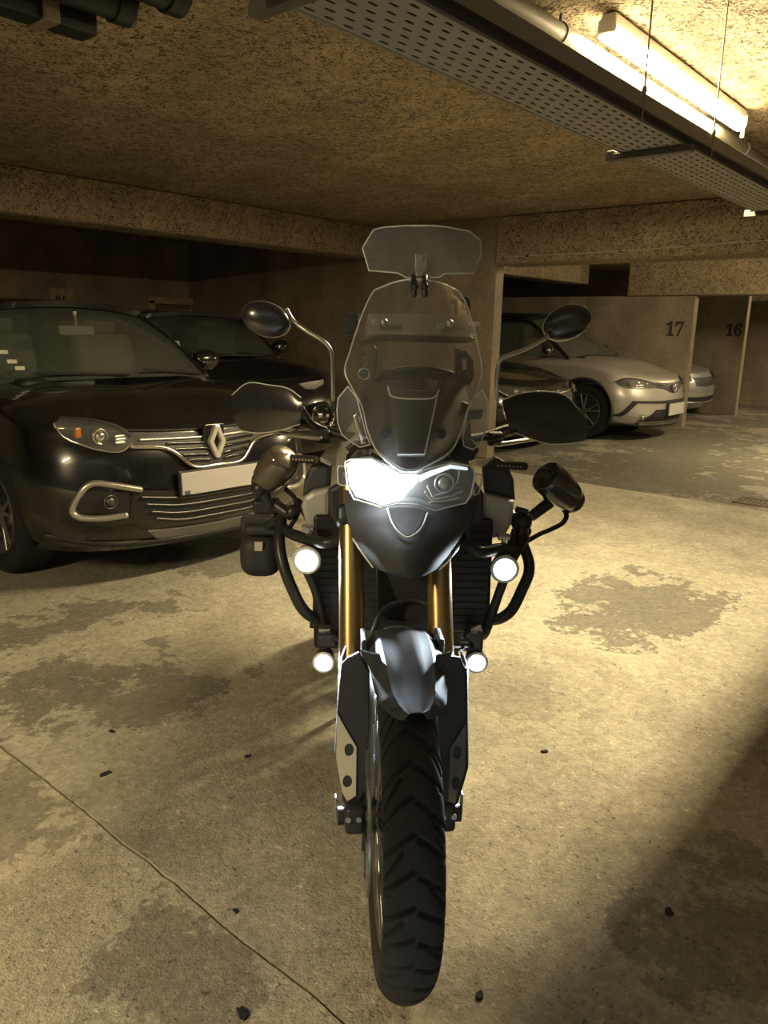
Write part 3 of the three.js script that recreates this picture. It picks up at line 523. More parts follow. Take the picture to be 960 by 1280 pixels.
{ // silver crossover with a sharp wedge bumper
  const c = shapes.wedge = new CarShape({ hw: 0.90, nose: 0.86, tail: -3.4, D: 0.55, n: 2.35, wb: 2.64, wheel: 0.345, arch: 0.40,
    sh: curve1([[-3.3, 1.02], [-1.5, 0.98], [0.0, 0.93], [0.6, 0.83], [0.9, 0.77]]), top: curve1([[-3.3, 1.05], [-0.3, 1.06], [0.2, 1.02], [0.7, 0.87], [0.9, 0.78]]),
    wob: curve1([[0, 0.93], [0.3, 0.985], [0.6, 1.0], [1, 0.95]]), nz: curve1([[0, -0.06], [0.2, 0.0], [0.5, 0.0], [0.8, -0.04], [1, -0.11]]) });
  const body = paint(0.50, 0.49, 0.46, 0.55);
  const t = thing('crossover_car', 'silver crossover with slashed black bumper vents by the wall marked 17', 'car', [10.13, 0, -4.46], 0);
  part('body', c.shell(), body, t);
  wheels(t, c, 5, alloy, 0.235);
  cabin(t, c, { zb: -0.05, zbs: -0.35, yb: 1.0, ub: 0.68, zr: -0.95, zrs: -1.06, yr: 1.53, ur: 0.54, zrr: -2.5, zre: -3.1 }, glossBlack);
  const up = [[0.86, 0.745], [0.80, 0.790], [0.70, 0.79], [0.58, 0.765], [0.48, 0.735]], low = [[0.855, 0.70], [0.80, 0.69], [0.70, 0.683], [0.58, 0.685], [0.48, 0.69]];
  const inner = [['projector', 0.70, 0.735, 0.03], ['reflector', 0.60, 0.725, 0.024], ['reflector', 0.78, 0.735, 0.022]];
  headlamp(t, c, both(up), both(low), inner.map(([k, u, y, r]) => [k, -u, y, r])); headlamp(t, c, up, low, inner);
  part('nose_band', fascia(c, [[-0.50, 0.748], [-0.25, 0.735], [0, 0.73], [0.25, 0.735], [0.50, 0.748]], [[-0.48, 0.685], [-0.25, 0.655], [-0.12, 0.61], [0, 0.60], [0.12, 0.61], [0.25, 0.655], [0.48, 0.685]], 0.006, 0.015, 30, 3), blackPlastic, t);
  part('chrome_bar', fline(c, [[-0.46, 0.725], [-0.36, 0.715], [-0.28, 0.71]], 0.009, 0.016), chrome, t);
  part('chrome_bar', fline(c, [[0.46, 0.725], [0.36, 0.715], [0.28, 0.71]], 0.009, 0.016), chrome, t);
  { const p = c.F(0, 0.668, 0.026), ring = (rx, ry, r, dy = 0) => { const g = new THREE.TorusGeometry(1, 0.13, 8, 28); g.scale(rx, ry, r); return xf(g, [p[0], p[1] + dy, p[2]]); };
    part('badge', [ring(0.072, 0.048, 0.05), ring(0.026, 0.044, 0.05), ring(0.045, 0.02, 0.05, 0.018)], chrome, t); }
  part('bumper_gap', fascia(c, [[-0.78, 0.525], [-0.4, 0.518], [0, 0.522], [0.4, 0.518], [0.78, 0.525]], [[-0.77, 0.498], [-0.4, 0.485], [0, 0.482], [0.4, 0.485], [0.77, 0.498]], 0.006, 0.012, 40, 2), blackPlastic, t);
  for (const s of [-1, 1]) {
    part('bumper_slash', fascia(c, [[0.865, 0.325], [0.835, 0.42], [0.79, 0.525]].map(([u, y]) => [s * u, y]), [[0.835, 0.325], [0.79, 0.42], [0.735, 0.51]].map(([u, y]) => [s * u, y]), 0.008, 0.014, 12, 2), blackPlastic, t);
    part('fog_lamp', [projRing(c.F(s * 0.66, 0.315, 0.018), 0.034), bulb(c.F(s * 0.66, 0.315, 0.014), 0.03)], chrome, t);
  }
  const lg = part('lower_grille', fascia(c, [[-0.47, 0.41], [0, 0.405], [0.47, 0.41]], [[-0.68, 0.262], [0, 0.25], [0.68, 0.262]], 0.006, 0.02, 30, 4), blackPlastic, t);
  for (const y of [0.37, 0.33, 0.29]) part('slat', fline(c, [[-0.56 + (y - 0.29) * 1.2, y], [0, y - 0.006], [0.56 - (y - 0.29) * 1.2, y]], 0.006, 0.012, 6), glossBlack, lg);
  const np = part('number_plate', rbox(0.52, 0.15, 0.012, 0.004, [0, 0.40, c.F(0, 0.40, 0.03)[2]]), plateMat, t);
  part('plate_holder', rbox(0.54, 0.17, 0.03, 0.006, [0, 0.40, c.F(0, 0.40, 0.008)[2]]), blackPlastic, np);
  part('lip_spoiler', [fline(c, [[-0.83, 0.245], [-0.6, 0.215], [-0.3, 0.205], [0, 0.2], [0.3, 0.205], [0.6, 0.215], [0.83, 0.245]], 0.028, 0.006)], blackPlastic, t);
  for (const s of [-1, 1]) { const arch = []; for (let k = 0; k <= 20; k++) { const a = -0.35 + (Math.PI + 0.7) * k / 20; arch.push([s * (c.hw - 0.012), 0.365 + 0.40 * Math.sin(a), 0.40 * Math.cos(a)]); } part('arch_moulding', tube(arch.filter((p) => p[1] > 0.22), 0.022, 8), blackPlastic, t); }
}
{ // silver nose showing past the partition
  const c = shapes.sliver = new CarShape({ hw: 0.87, nose: 0.85, tail: -3.2, D: 0.5, n: 2.6, wb: 2.55, wheel: 0.32, arch: 0.365,
    sh: curve1([[-3.3, 0.98], [-1.5, 0.95], [0.0, 0.90], [0.6, 0.80], [0.9, 0.74]]), top: curve1([[-3.3, 1.0], [-0.3, 1.0], [0.2, 0.96], [0.7, 0.84], [0.9, 0.76]]),
    wob: curve1([[0, 0.94], [0.3, 0.985], [0.6, 1.0], [1, 0.955]]), nz: curve1([[0, -0.10], [0.25, -0.01], [0.5, 0.0], [0.75, -0.03], [1, -0.12]]) });
  const body = paint(0.42, 0.43, 0.44, 0.5);
  const t = thing('hatchback_car', 'silver car whose nose shows between walls 17 and 16', 'car', [12.8, 0, -4.9], 0);
  part('body', c.shell(), body, t);
  wheels(t, c, 5, alloy);
  cabin(t, c, { zb: -0.1, zbs: -0.40, yb: 0.95, ub: 0.70, zr: -0.95, zrs: -1.05, yr: 1.45, ur: 0.56, zrr: -2.6, zre: -3.0 }, body);
  const up = [[0.81, 0.765], [0.72, 0.768], [0.62, 0.745], [0.50, 0.70]], low = [[0.83, 0.665], [0.74, 0.635], [0.62, 0.63], [0.50, 0.65]];
  const inner = [['projector', 0.74, 0.70, 0.032], ['reflector', 0.62, 0.695, 0.026]];
  headlamp(t, c, both(up), both(low), inner.map(([k, u, y, r]) => [k, -u, y, r]), 0.004); headlamp(t, c, up, low, inner, 0.004);
  part('bumper_vent', fascia(c, [[-0.80, 0.40], [-0.4, 0.39], [0, 0.385], [0.4, 0.39], [0.80, 0.40]], [[-0.78, 0.345], [-0.4, 0.32], [0, 0.31], [0.4, 0.32], [0.78, 0.345]], 0.006, 0.015, 40, 2), blackPlastic, t);
  part('chrome_strip', fline(c, [[-0.81, 0.325], [-0.6, 0.31], [-0.3, 0.30], [0, 0.295], [0.3, 0.30], [0.6, 0.31], [0.81, 0.325]], 0.009, 0.012), satinSilver, t);
  part('grille', fascia(c, [[-0.45, 0.69], [0, 0.68], [0.45, 0.69]], [[-0.40, 0.56], [0, 0.54], [0.40, 0.56]], 0.005, 0.02, 24, 3), blackPlastic, t);
}

// ---------- the motorcycle ----------
// Bike axes: origin on the floor under the front axle, +z forward (towards the viewer), +x to the rider's left.
const bike = thing('motorcycle', 'adventure motorcycle with lit headlamp, four auxiliary lamps and tall clear windscreen', 'motorcycle', [0.05 * Math.sin(rad(40)) + 1.44 * Math.cos(rad(40)), 0, 0.05 * Math.cos(rad(40)) - 1.44 * Math.sin(rad(40))], rad(-50));
const bikeBlack = std({ color: lin(0.022, 0.023, 0.025), roughness: 0.5, bumpMap: rep(grainTex, 6), bumpScale: 0.0003 });
const bikeGloss = phys({ color: lin(0.020, 0.022, 0.026), roughness: 0.25, clearcoat: 0.8, clearcoatRoughness: 0.08 });
const bikeGrey = phys({ color: lin(0.045, 0.048, 0.054), roughness: 0.62 });
const paleGrey = phys({ color: lin(0.42, 0.42, 0.40), roughness: 0.35, clearcoat: 0.6 });
const steelBlack = std({ color: lin(0.028, 0.029, 0.031), roughness: 0.38, metalness: 0.3 });
const gold = std({ color: lin(0.36, 0.26, 0.12), roughness: 0.30, metalness: 0.9 });
const tinted = phys({ color: lin(0.80, 0.82, 0.82), roughness: 0.03, transmission: 0.93, thickness: 0, ior: 1.49, side: THREE.DoubleSide });
const clearPlastic = phys({ color: lin(0.93, 0.94, 0.93), roughness: 0.03, transmission: 0.95, thickness: 0, ior: 1.49, side: THREE.DoubleSide });
const polished = phys({ color: lin(0.72, 0.73, 0.70), roughness: 0.15, transmission: 0.25, thickness: 0 });
const bikeSteel = std({ color: lin(0.45, 0.45, 0.44), roughness: 0.28, metalness: 0.9 });
const stickerPale = std({ color: lin(0.50, 0.47, 0.38), roughness: 0.55 });
const headGlow = std({ color: lin(0.9, 0.95, 1), emissive: lin(0.86, 0.95, 1.0), emissiveIntensity: 9 });
const softGlow = std({ color: lin(0.9, 0.95, 1), emissive: lin(0.86, 0.95, 1.0), emissiveIntensity: 0.7 });
const auxGlow = std({ color: lin(0.95, 0.97, 1), emissive: lin(0.92, 0.97, 1.0), emissiveIntensity: 14 });
const STEER = rad(4.5), steer = (g) => { g = clean(g); g.rotateY(STEER); return g; };
{ // front wheel: treaded tyre, spoked rim, hub, discs
  const R = 0.345, NA = 1080, NS = 40, rows = [], hw = 0.056;
  for (let j = 0; j <= NS; j++) {
    const s = -1 + 2 * j / NS, row = [];
    const a = s * 1.48, px = hw * Math.sin(a) / Math.sin(1.48) * (Math.abs(s) > 0.93 ? 0.985 : 1), crown = R - 0.060 * (1 - Math.cos(a * 0.94));
    for (let i = 0; i < NA; i++) {
      const th = i / NA * 2 * Math.PI, p = th / (2 * Math.PI) * 36;
      let cut = 0;
      const groove = (ph, w) => { const f = Math.abs(((ph % 1) + 1) % 1 - 0.5) * 2; return sstep(1 - w, 1 - w * 0.45, f); };
      const as = Math.abs(s), side = s < 0 ? 0 : 0.5;
      if (as < 0.90) cut = Math.max(cut, groove(p + side * 0.36 + 1.0 * Math.pow(as, 1.2), 0.20) * sstep(0.0, 0.06, as));     // long sweeping grooves
      if (as > 0.30 && as < 0.80) cut = Math.max(cut, groove(p * 0.5 + 0.5 + side + 0.9 * as, 0.10));                                  // short inner grooves
      if (as > 0.62 && as < 0.97) cut = Math.max(cut, 0.8 * groove(p * 0.5 + 0.22 + side + 0.3 * as, 0.10));
      const r = crown - 0.0075 * cut * (as > 0.95 ? 0 : 1);
      row.push([px, r * Math.sin(th), r * Math.cos(th)]);
    }
    rows.push(row);
  }
  for (const s of [-1, 1]) { const wall = [[0.0545, 0.288], [0.050, 0.268], [0.040, 0.252]].map(([x, r]) => Array.from({ length: NA }, (_, i) => { const th = i / NA * 2 * Math.PI; return [s * x, r * Math.sin(th), r * Math.cos(th)]; })); if (s < 0) rows.unshift(...wall.reverse()); else rows.push(...wall); }
  const tread = grid(rows, 0, true); tread.computeVertexNormals();
  const place = (g) => xf(steer(g), [-0.006, R, 0]);
  const wh = part('front_tyre', place(tread), std({ color: lin(0.020, 0.020, 0.022), roughness: 0.72 }), bike);
  const rimP = [[0.244, -0.046], [0.252, -0.044], [0.258, -0.036], [0.240, -0.026], [0.226, -0.010], [0.226, 0.010], [0.240, 0.026], [0.258, 0.036], [0.252, 0.044], [0.244, 0.046], [0.214, 0.030], [0.208, 0], [0.214, -0.030], [0.244, -0.046]];
  const rim = new THREE.LatheGeometry(rimP.map((p) => new THREE.Vector2(...p)), 72); rim.rotateZ(-Math.PI / 2);
  part('rim', place(rim), std({ color: lin(0.16, 0.16, 0.16), roughness: 0.35, metalness: 0.7 }), wh);
  part('hub', place(cyl([-0.055, 0, 0], [0.055, 0, 0], 0.036, 0.036, 20)), steelBlack, wh);
  for (let k = 0; k < 32; k++) { const a = k / 32 * 2 * Math.PI, s = k % 2 ? 1 : -1, d = (k % 4 < 2 ? 1 : -1) * 0.42, q = (x, r, b) => [x, r * Math.sin(b), r * Math.cos(b)]; part('spoke', place(cyl(q(s * 0.048, 0.034, a + d), q(s * 0.040, 0.245, a), 0.0022, 0.0022, 6)), bikeSteel, wh); }
  for (const s of [-1, 1]) {
    const sh = new THREE.Shape(); sh.absarc(0, 0, 0.158, 0, 2 * Math.PI); const ho = new THREE.Path(); ho.absarc(0, 0, 0.118, 0, 2 * Math.PI, true); sh.holes.push(ho);
    for (let k = 0; k < 28; k++) { const a = k / 28 * 2 * Math.PI, r = 0.138 + 0.010 * (k % 3 - 1), h = new THREE.Path(); h.absarc(r * Math.cos(a), r * Math.sin(a), 0.0042, 0, 2 * Math.PI, true); sh.holes.push(h); }
    const g = new THREE.ExtrudeGeometry(sh, { depth: 0.005, bevelEnabled: false, curveSegments: 40 }); g.translate(0, 0, -0.0025); g.rotateY(Math.PI / 2); g.translate(s * 0.070, 0, 0);
    part('brake_disc', place(g), bikeSteel, wh);
    const carrier = []; for (let k = 0; k < 6; k++) { const a = k / 6 * 2 * Math.PI; carrier.push(cyl([s * 0.066, 0.03 * Math.sin(a), 0.03 * Math.cos(a)], [s * 0.070, 0.122 * Math.sin(a + 0.2), 0.122 * Math.cos(a + 0.2)], 0.008, 0.006, 6)); }
    part('disc_carrier', place(join(carrier)), steelBlack, wh);
  }
}
const fz = (y) => -(y - 0.345) * 0.445 - 0.012;              // the forks' rake
for (const s of [-1, 1]) {
  const x = s * 0.099 - 0.004, f = part('fork_leg', steer(cyl([x, 0.585, fz(0.585)], [x, 0.99, fz(0.99)], 0.0285, 0.0285, 28)), gold, bike);
  part('fork_collar', steer(cyl([x, 0.575, fz(0.575)], [x, 0.605, fz(0.605)], 0.031, 0.031, 24)), steelBlack, f);
  part('slider', steer(cyl([x, 0.40, fz(0.40)], [x, 0.59, fz(0.59)], 0.023, 0.023, 20)), bikeSteel, f);
  part('axle_clamp', steer(join([rbox(0.042, 0.062, 0.075, 0.010, [x - s * 0.004, 0.352, 0.0]), rbox(0.046, 0.10, 0.06, 0.012, [x, 0.41, -0.035], [-0.42, 0, 0]), cyl([x + s * 0.018, 0.345, 0.0], [x + s * 0.032, 0.345, 0.0], 0.019, 0.019, 18)])), steelBlack, f);
  for (const k of [-1, 1]) part('clamp_bolt', steer(cyl([x + k * 0.011, 0.362, 0.034], [x + k * 0.011, 0.362, 0.0415], 0.006, 0.006, 10)), bikeSteel, f);
  part('brake_caliper', steer(join([rbox(0.050, 0.12, 0.062, 0.014, [x - s * 0.014, 0.455, -0.125], [-0.4, 0, 0]), cyl([x + s * 0.004, 0.485, -0.135], [x + s * 0.016, 0.485, -0.135], 0.016), cyl([x + s * 0.004, 0.43, -0.115], [x + s * 0.016, 0.43, -0.115], 0.016)])), steelBlack, f);
  part('reflector_tab', steer(rbox(0.004, 0.05, 0.018, 0.002, [x + s * 0.036, 0.36, -0.012])), bikeSteel, f);
}
// fork guards with pale panels, two dark round vents each
const guardL = [[-0.130, 0.691, 0.015], [-0.117, 0.706, 0.015], [-0.095, 0.718, 0.015], [-0.072, 0.674, 0.015], [-0.070, 0.528, 0.015], [-0.075, 0.409, 0.015], [-0.091, 0.381, 0.015], [-0.114, 0.374, 0.015], [-0.126, 0.399, 0.015], [-0.140, 0.482, 0.015], [-0.137, 0.588, 0.015]];
const guardR = [[0.064, 0.718, 0.015], [0.109, 0.711, 0.015], [0.120, 0.687, 0.015], [0.128, 0.576, 0.015], [0.132, 0.463, 0.015], [0.114, 0.378, 0.015], [0.094, 0.360, 0.015], [0.079, 0.381, 0.015], [0.071, 0.502, 0.015]];
const panelL = [[-0.136, 0.587, 0.020], [-0.122, 0.559, 0.020], [-0.096, 0.512, 0.020], [-0.096, 0.399, 0.020], [-0.114, 0.385, 0.020], [-0.125, 0.406, 0.020], [-0.138, 0.484, 0.020]];
const panelR = [[0.126, 0.570, 0.020], [0.095, 0.511, 0.020], [0.097, 0.391, 0.020], [0.111, 0.385, 0.020], [0.129, 0.468, 0.020]];
const roundAt = (c, rx, ry, z = 0) => Array.from({ length: 24 }, (_, i) => { const a = i / 24 * 2 * Math.PI; return [c[0] + rx * Math.cos(a), c[1] + ry * Math.sin(a), c[2] + z]; });
for (const [g, p, vents, s] of [[guardL, panelL, [[-0.111, 0.505, 0.020], [-0.114, 0.432, 0.020]], -1], [guardR, panelR, [[0.110, 0.504, 0.020], [0.111, 0.434, 0.020]], 1]]) {
  const gm = part('fork_guard', [plate(g, 0.010, 0.003)], bikeBlack, bike);
  part('guard_panel', plate(p, 0.004, 0.001, vents.map((c) => roundAt(c, s < 0 ? 0.0095 : 0.008, 0.0145))), s < 0 ? stickerPale : std({ color: lin(0.13, 0.125, 0.11), roughness: 0.5 }), gm);
  for (const v of vents) part('vent', plate(roundAt(v, s < 0 ? 0.0092 : 0.0077, 0.0142, -0.0022), 0.004, 0.001), bikeBlack, gm);
  const ox = s * 0.058;                                      // outer return of the guard, running back along the fork
  const top = g[s < 0 ? 0 : 2], mid = g[s < 0 ? 9 : 4], bot = g[s < 0 ? 8 : 5];
  part('guard_side', grid([top, mid, bot].map((q) => [[q[0], q[1], q[2] - 0.006], [q[0] + s * 0.004, q[1], q[2] - 0.03], [q[0] - s * 0.004, q[1] + 0.01, q[2] - 0.075]]), 0.004), bikeBlack, gm);
}
{ // front mudguard hugging the tyre
  const rows = [], w = curve1([[60, 0.020], [61, 0.034], [63, 0.047], [67, 0.060], [75, 0.068], [90, 0.076], [110, 0.078], [150, 0.072]]);
  for (let a = 60; a <= 152; a += a < 68 ? 1 : 4) { const r = [], A = rad(a), W = w(a); for (let i = 0; i <= 16; i++) { const s = -1 + i / 8, R = 0.392 - 0.030 * s * s * Math.min(1, (a - 56) / 14) - 0.010 * Math.pow(Math.abs(s), 6) + (Math.abs(Math.abs(s) - 0.62) < 0.09 ? 0.004 : 0); r.push([W * s, 0.345 + R * Math.sin(A), R * Math.cos(A)]); } rows.push(r); }
  const mg = part('mudguard', steer(grid(rows.reverse(), 0.004)), bikeGrey, bike);
  part('mudguard_wing', plate([[-0.091, 0.745, 0.065], [-0.070, 0.739, 0.065], [-0.053, 0.738, 0.065], [-0.032, 0.671, 0.065], [-0.047, 0.661, 0.065], [-0.055, 0.674, 0.065]], 0.008, 0.003), bikeGrey, mg);
  part('mudguard_wing', plate([[0.088, 0.746, 0.065], [0.070, 0.741, 0.065], [0.056, 0.737, 0.065], [0.052, 0.673, 0.065], [0.065, 0.667, 0.065], [0.072, 0.687, 0.065]], 0.008, 0.003), bikeGrey, mg);
  for (const x of [-0.082, 0.076]) part('mudguard_stay', steer(rbox(0.012, 0.06, 0.07, 0.004, [x, 0.70, -0.06])), bikeBlack, mg);
}
// brake hoses beside the tyre
part('brake_hose', tube([[-0.050, 0.487, -0.030], [-0.051, 0.521, -0.060], [-0.048, 0.544, -0.100], [-0.053, 0.585, -0.160], [-0.063, 0.658, -0.240]], 0.0042, 8), std({ color: lin(0.30, 0.29, 0.26), roughness: 0.45 }), bike);
part('brake_hose', tube([[0.070, 0.494, -0.030], [0.068, 0.524, -0.060], [0.066, 0.550, -0.100], [0.078, 0.589, -0.180], [0.088, 0.653, -0.260]], 0.0040, 8), std({ color: lin(0.30, 0.29, 0.26), roughness: 0.45 }), bike);
{ // yokes and steering head
  part('lower_yoke', steer(rbox(0.27, 0.05, 0.075, 0.016, [-0.004, 0.93, fz(0.93)], [-0.42, 0, 0])), steelBlack, bike);
  part('upper_yoke', steer(rbox(0.25, 0.035, 0.08, 0.014, [-0.004, 1.01, fz(1.01)], [-0.42, 0, 0])), steelBlack, bike);
  part('fork_shroud', [plate([[-0.066, 0.847, -0.260], [0.073, 0.850, -0.260], [0.083, 0.697, -0.260], [0.049, 0.681, -0.260], [0.003, 0.676, -0.260], [-0.037, 0.679, -0.260], [-0.064, 0.694, -0.260]], 0.02, 0.006), tube([[-0.069, 0.691, -0.160], [-0.045, 0.722, -0.220], [0.010, 0.735, -0.250], [0.058, 0.728, -0.240], [0.080, 0.713, -0.220]], 0.006, 8)], bikeBlack, bike);
}
// headlamp: clear cover over a lit left bowl and a dark right one
const lampOutline = [[-0.135, 1.073, -0.164], [-0.123, 1.080, -0.155], [-0.080, 1.086, -0.130], [-0.054, 1.075, -0.119], [-0.017, 1.060, -0.111], [0.021, 1.060, -0.111], [0.043, 1.068, -0.116], [0.089, 1.080, -0.135], [0.130, 1.070, -0.160], [0.140, 1.059, -0.167], [0.141, 1.042, -0.167], [0.135, 1.008, -0.162], [0.123, 0.991, -0.153], [0.057, 0.981, -0.119], [0.019, 0.995, -0.111], [-0.021, 0.996, -0.111], [-0.057, 0.984, -0.120], [-0.115, 0.996, -0.150], [-0.129, 1.022, -0.160]];
{
  const h = part('headlamp', plate(lampOutline.map((p) => [p[0], p[1], p[2] - 0.035]), 0.10, 0.006), bikeGloss, bike);
  part('lamp_glow', plate([[-0.130, 1.066, -0.172], [-0.120, 1.075, -0.165], [-0.082, 1.080, -0.142], [-0.055, 1.069, -0.131], [-0.019, 1.054, -0.123], [0.018, 1.054, -0.123], [0.021, 1.044, -0.123], [0.002, 1.024, -0.122], [-0.020, 0.999, -0.123], [-0.057, 0.986, -0.132], [-0.112, 0.998, -0.160], [-0.125, 1.022, -0.169]], 0.010, 0.002), headGlow, h);
  part('daylight_strip_lamp', plate([[0.023, 1.053, -0.124], [0.048, 1.062, -0.129], [0.090, 1.073, -0.147], [0.124, 1.065, -0.167], [0.125, 1.059, -0.167], [0.089, 1.065, -0.146], [0.048, 1.051, -0.129], [0.025, 1.041, -0.124]], 0.008, 0.002), softGlow, h);
  const chev = (k) => [[0.039, 1.032, -0.127], [0.051, 1.009, -0.131], [0.084, 1.016, -0.143], [0.104, 1.037, -0.155], [0.107, 1.057, -0.157]].map((p) => p);
  part('inner_bezel', [chain(chev(), 0.0022), chain([[0.034, 1.020, -0.121], [0.051, 1.002, -0.126], [0.092, 1.008, -0.143], [0.115, 1.017, -0.156]], 0.0022), chain([[0.043, 0.998, -0.121], [0.084, 0.999, -0.136], [0.108, 1.003, -0.150]], 0.0018)], polished, h);
  const pc = [0.076, 1.034, -0.145];
  part('projector', [projRing([pc[0], pc[1], pc[2]], 0.019), bulb([pc[0], pc[1], pc[2] - 0.006], 0.017)], bikeSteel, h);
  part('lens_cover', plate(lampOutline, 0.006, 0.002), clearPlastic, h);
  part('lens_edge', chain([...lampOutline, lampOutline[0]], 0.0016), polished, h);
  for (const o of [[[-0.153, 1.048, -0.203], [-0.149, 1.057, -0.199], [-0.136, 1.058, -0.189], [-0.132, 1.018, -0.187], [-0.140, 1.015, -0.192], [-0.151, 1.017, -0.201]], [[0.145, 1.047, -0.194], [0.160, 1.044, -0.205], [0.163, 1.031, -0.207], [0.155, 1.002, -0.199], [0.145, 1.000, -0.192], [0.140, 1.025, -0.189]]]) { const tb = part('mounting_tab', plate(o, 0.006, 0.002), clearPlastic, h); part('tab_edge', chain([...o, o[0]], 0.0015), polished, tb); }
  const l = new THREE.SpotLight(BIKE_COLOR, HEAD_POWER, 0, rad(60), 1);
  const at = [-0.071, 1.048, -0.080]; l.position.set(...at); l.target.position.set(at[0] - 0.02, at[1] + 0.12, at[2] + 2); l.shadow.radius = 1.6; l.castShadow = true; bike.add(l, l.target);
}
{ // beak below the headlamp
  const rows = [[[-0.140, 0.996, -0.240], [-0.115, 0.997, -0.222], [-0.091, 0.998, -0.207], [-0.067, 0.999, -0.195], [-0.043, 1.000, -0.187], [-0.019, 1.001, -0.182], [0.004, 1.001, -0.180], [0.028, 1.002, -0.182], [0.052, 1.002, -0.187], [0.076, 1.002, -0.195], [0.101, 1.002, -0.207], [0.126, 1.002, -0.222], [0.152, 1.002, -0.240]], [[-0.138, 0.962, -0.230], [-0.113, 0.963, -0.209], [-0.088, 0.964, -0.191], [-0.065, 0.965, -0.178], [-0.041, 0.966, -0.168], [-0.018, 0.966, -0.162], [0.005, 0.967, -0.160], [0.028, 0.967, -0.162], [0.051, 0.968, -0.168], [0.075, 0.968, -0.178], [0.100, 0.968, -0.191], [0.125, 0.968, -0.209], [0.151, 0.968, -0.230]], [[-0.129, 0.927, -0.200], [-0.105, 0.931, -0.173], [-0.083, 0.934, -0.150], [-0.061, 0.937, -0.133], [-0.040, 0.939, -0.120], [-0.019, 0.940, -0.113], [0.002, 0.941, -0.110], [0.024, 0.941, -0.113], [0.045, 0.941, -0.120], [0.067, 0.940, -0.133], [0.090, 0.938, -0.150], [0.114, 0.936, -0.173], [0.139, 0.933, -0.200]], [[-0.111, 0.898, -0.170], [-0.092, 0.902, -0.139], [-0.073, 0.906, -0.114], [-0.055, 0.910, -0.095], [-0.037, 0.912, -0.081], [-0.019, 0.914, -0.073], [-0.002, 0.915, -0.070], [0.016, 0.915, -0.073], [0.034, 0.914, -0.081], [0.052, 0.912, -0.095], [0.072, 0.910, -0.114], [0.092, 0.906, -0.139], [0.113, 0.903, -0.170]], [[-0.086, 0.869, -0.140], [-0.071, 0.874, -0.113], [-0.057, 0.878, -0.090], [-0.043, 0.882, -0.073], [-0.029, 0.884, -0.060], [-0.016, 0.886, -0.052], [-0.002, 0.887, -0.050], [0.011, 0.886, -0.052], [0.025, 0.885, -0.060], [0.039, 0.884, -0.073], [0.054, 0.881, -0.090], [0.069, 0.877, -0.113], [0.086, 0.873, -0.140]], [[-0.061, 0.854, -0.105], [-0.051, 0.858, -0.087], [-0.041, 0.860, -0.072], [-0.031, 0.863, -0.060], [-0.021, 0.865, -0.052], [-0.011, 0.866, -0.047], [-0.001, 0.866, -0.045], [0.009, 0.866, -0.047], [0.019, 0.865, -0.052], [0.029, 0.864, -0.060], [0.040, 0.862, -0.072], [0.051, 0.860, -0.087], [0.062, 0.857, -0.105]], [[-0.031, 0.851, -0.080], [-0.025, 0.852, -0.071], [-0.019, 0.854, -0.063], [-0.014, 0.855, -0.058], [-0.008, 0.855, -0.053], [-0.002, 0.856, -0.051], [0.003, 0.856, -0.050], [0.009, 0.856, -0.051], [0.015, 0.856, -0.053], [0.021, 0.855, -0.058], [0.027, 0.855, -0.063], [0.033, 0.853, -0.071], [0.039, 0.852, -0.080]]];
  const b = part('beak', grid(rows.reverse(), 0.004), bikeGrey, bike);
  part('beak_scoop', plate([[-0.043, 0.975, -0.165], [-0.033, 0.953, -0.128], [-0.019, 0.939, -0.103], [-0.003, 0.931, -0.089], [0.017, 0.936, -0.097], [0.031, 0.950, -0.120], [0.042, 0.970, -0.153], [0.018, 0.977, -0.165], [-0.016, 0.977, -0.167]], 0.02, 0.004), bikeBlack, b);
  part('scoop_edge', tube([[-0.043, 0.974, -0.158], [-0.033, 0.953, -0.122], [-0.019, 0.939, -0.098], [-0.001, 0.932, -0.084], [0.017, 0.938, -0.093], [0.031, 0.949, -0.114], [0.042, 0.968, -0.146]], 0.0022, 6), polished, b);
  part('beak_edge', [tube([[-0.116, 0.903, -0.165], [-0.094, 0.880, -0.135], [-0.071, 0.859, -0.105]], 0.002, 6), tube([[0.114, 0.893, -0.160], [0.092, 0.873, -0.130], [0.070, 0.859, -0.105]], 0.002, 6)], polished, b);
}
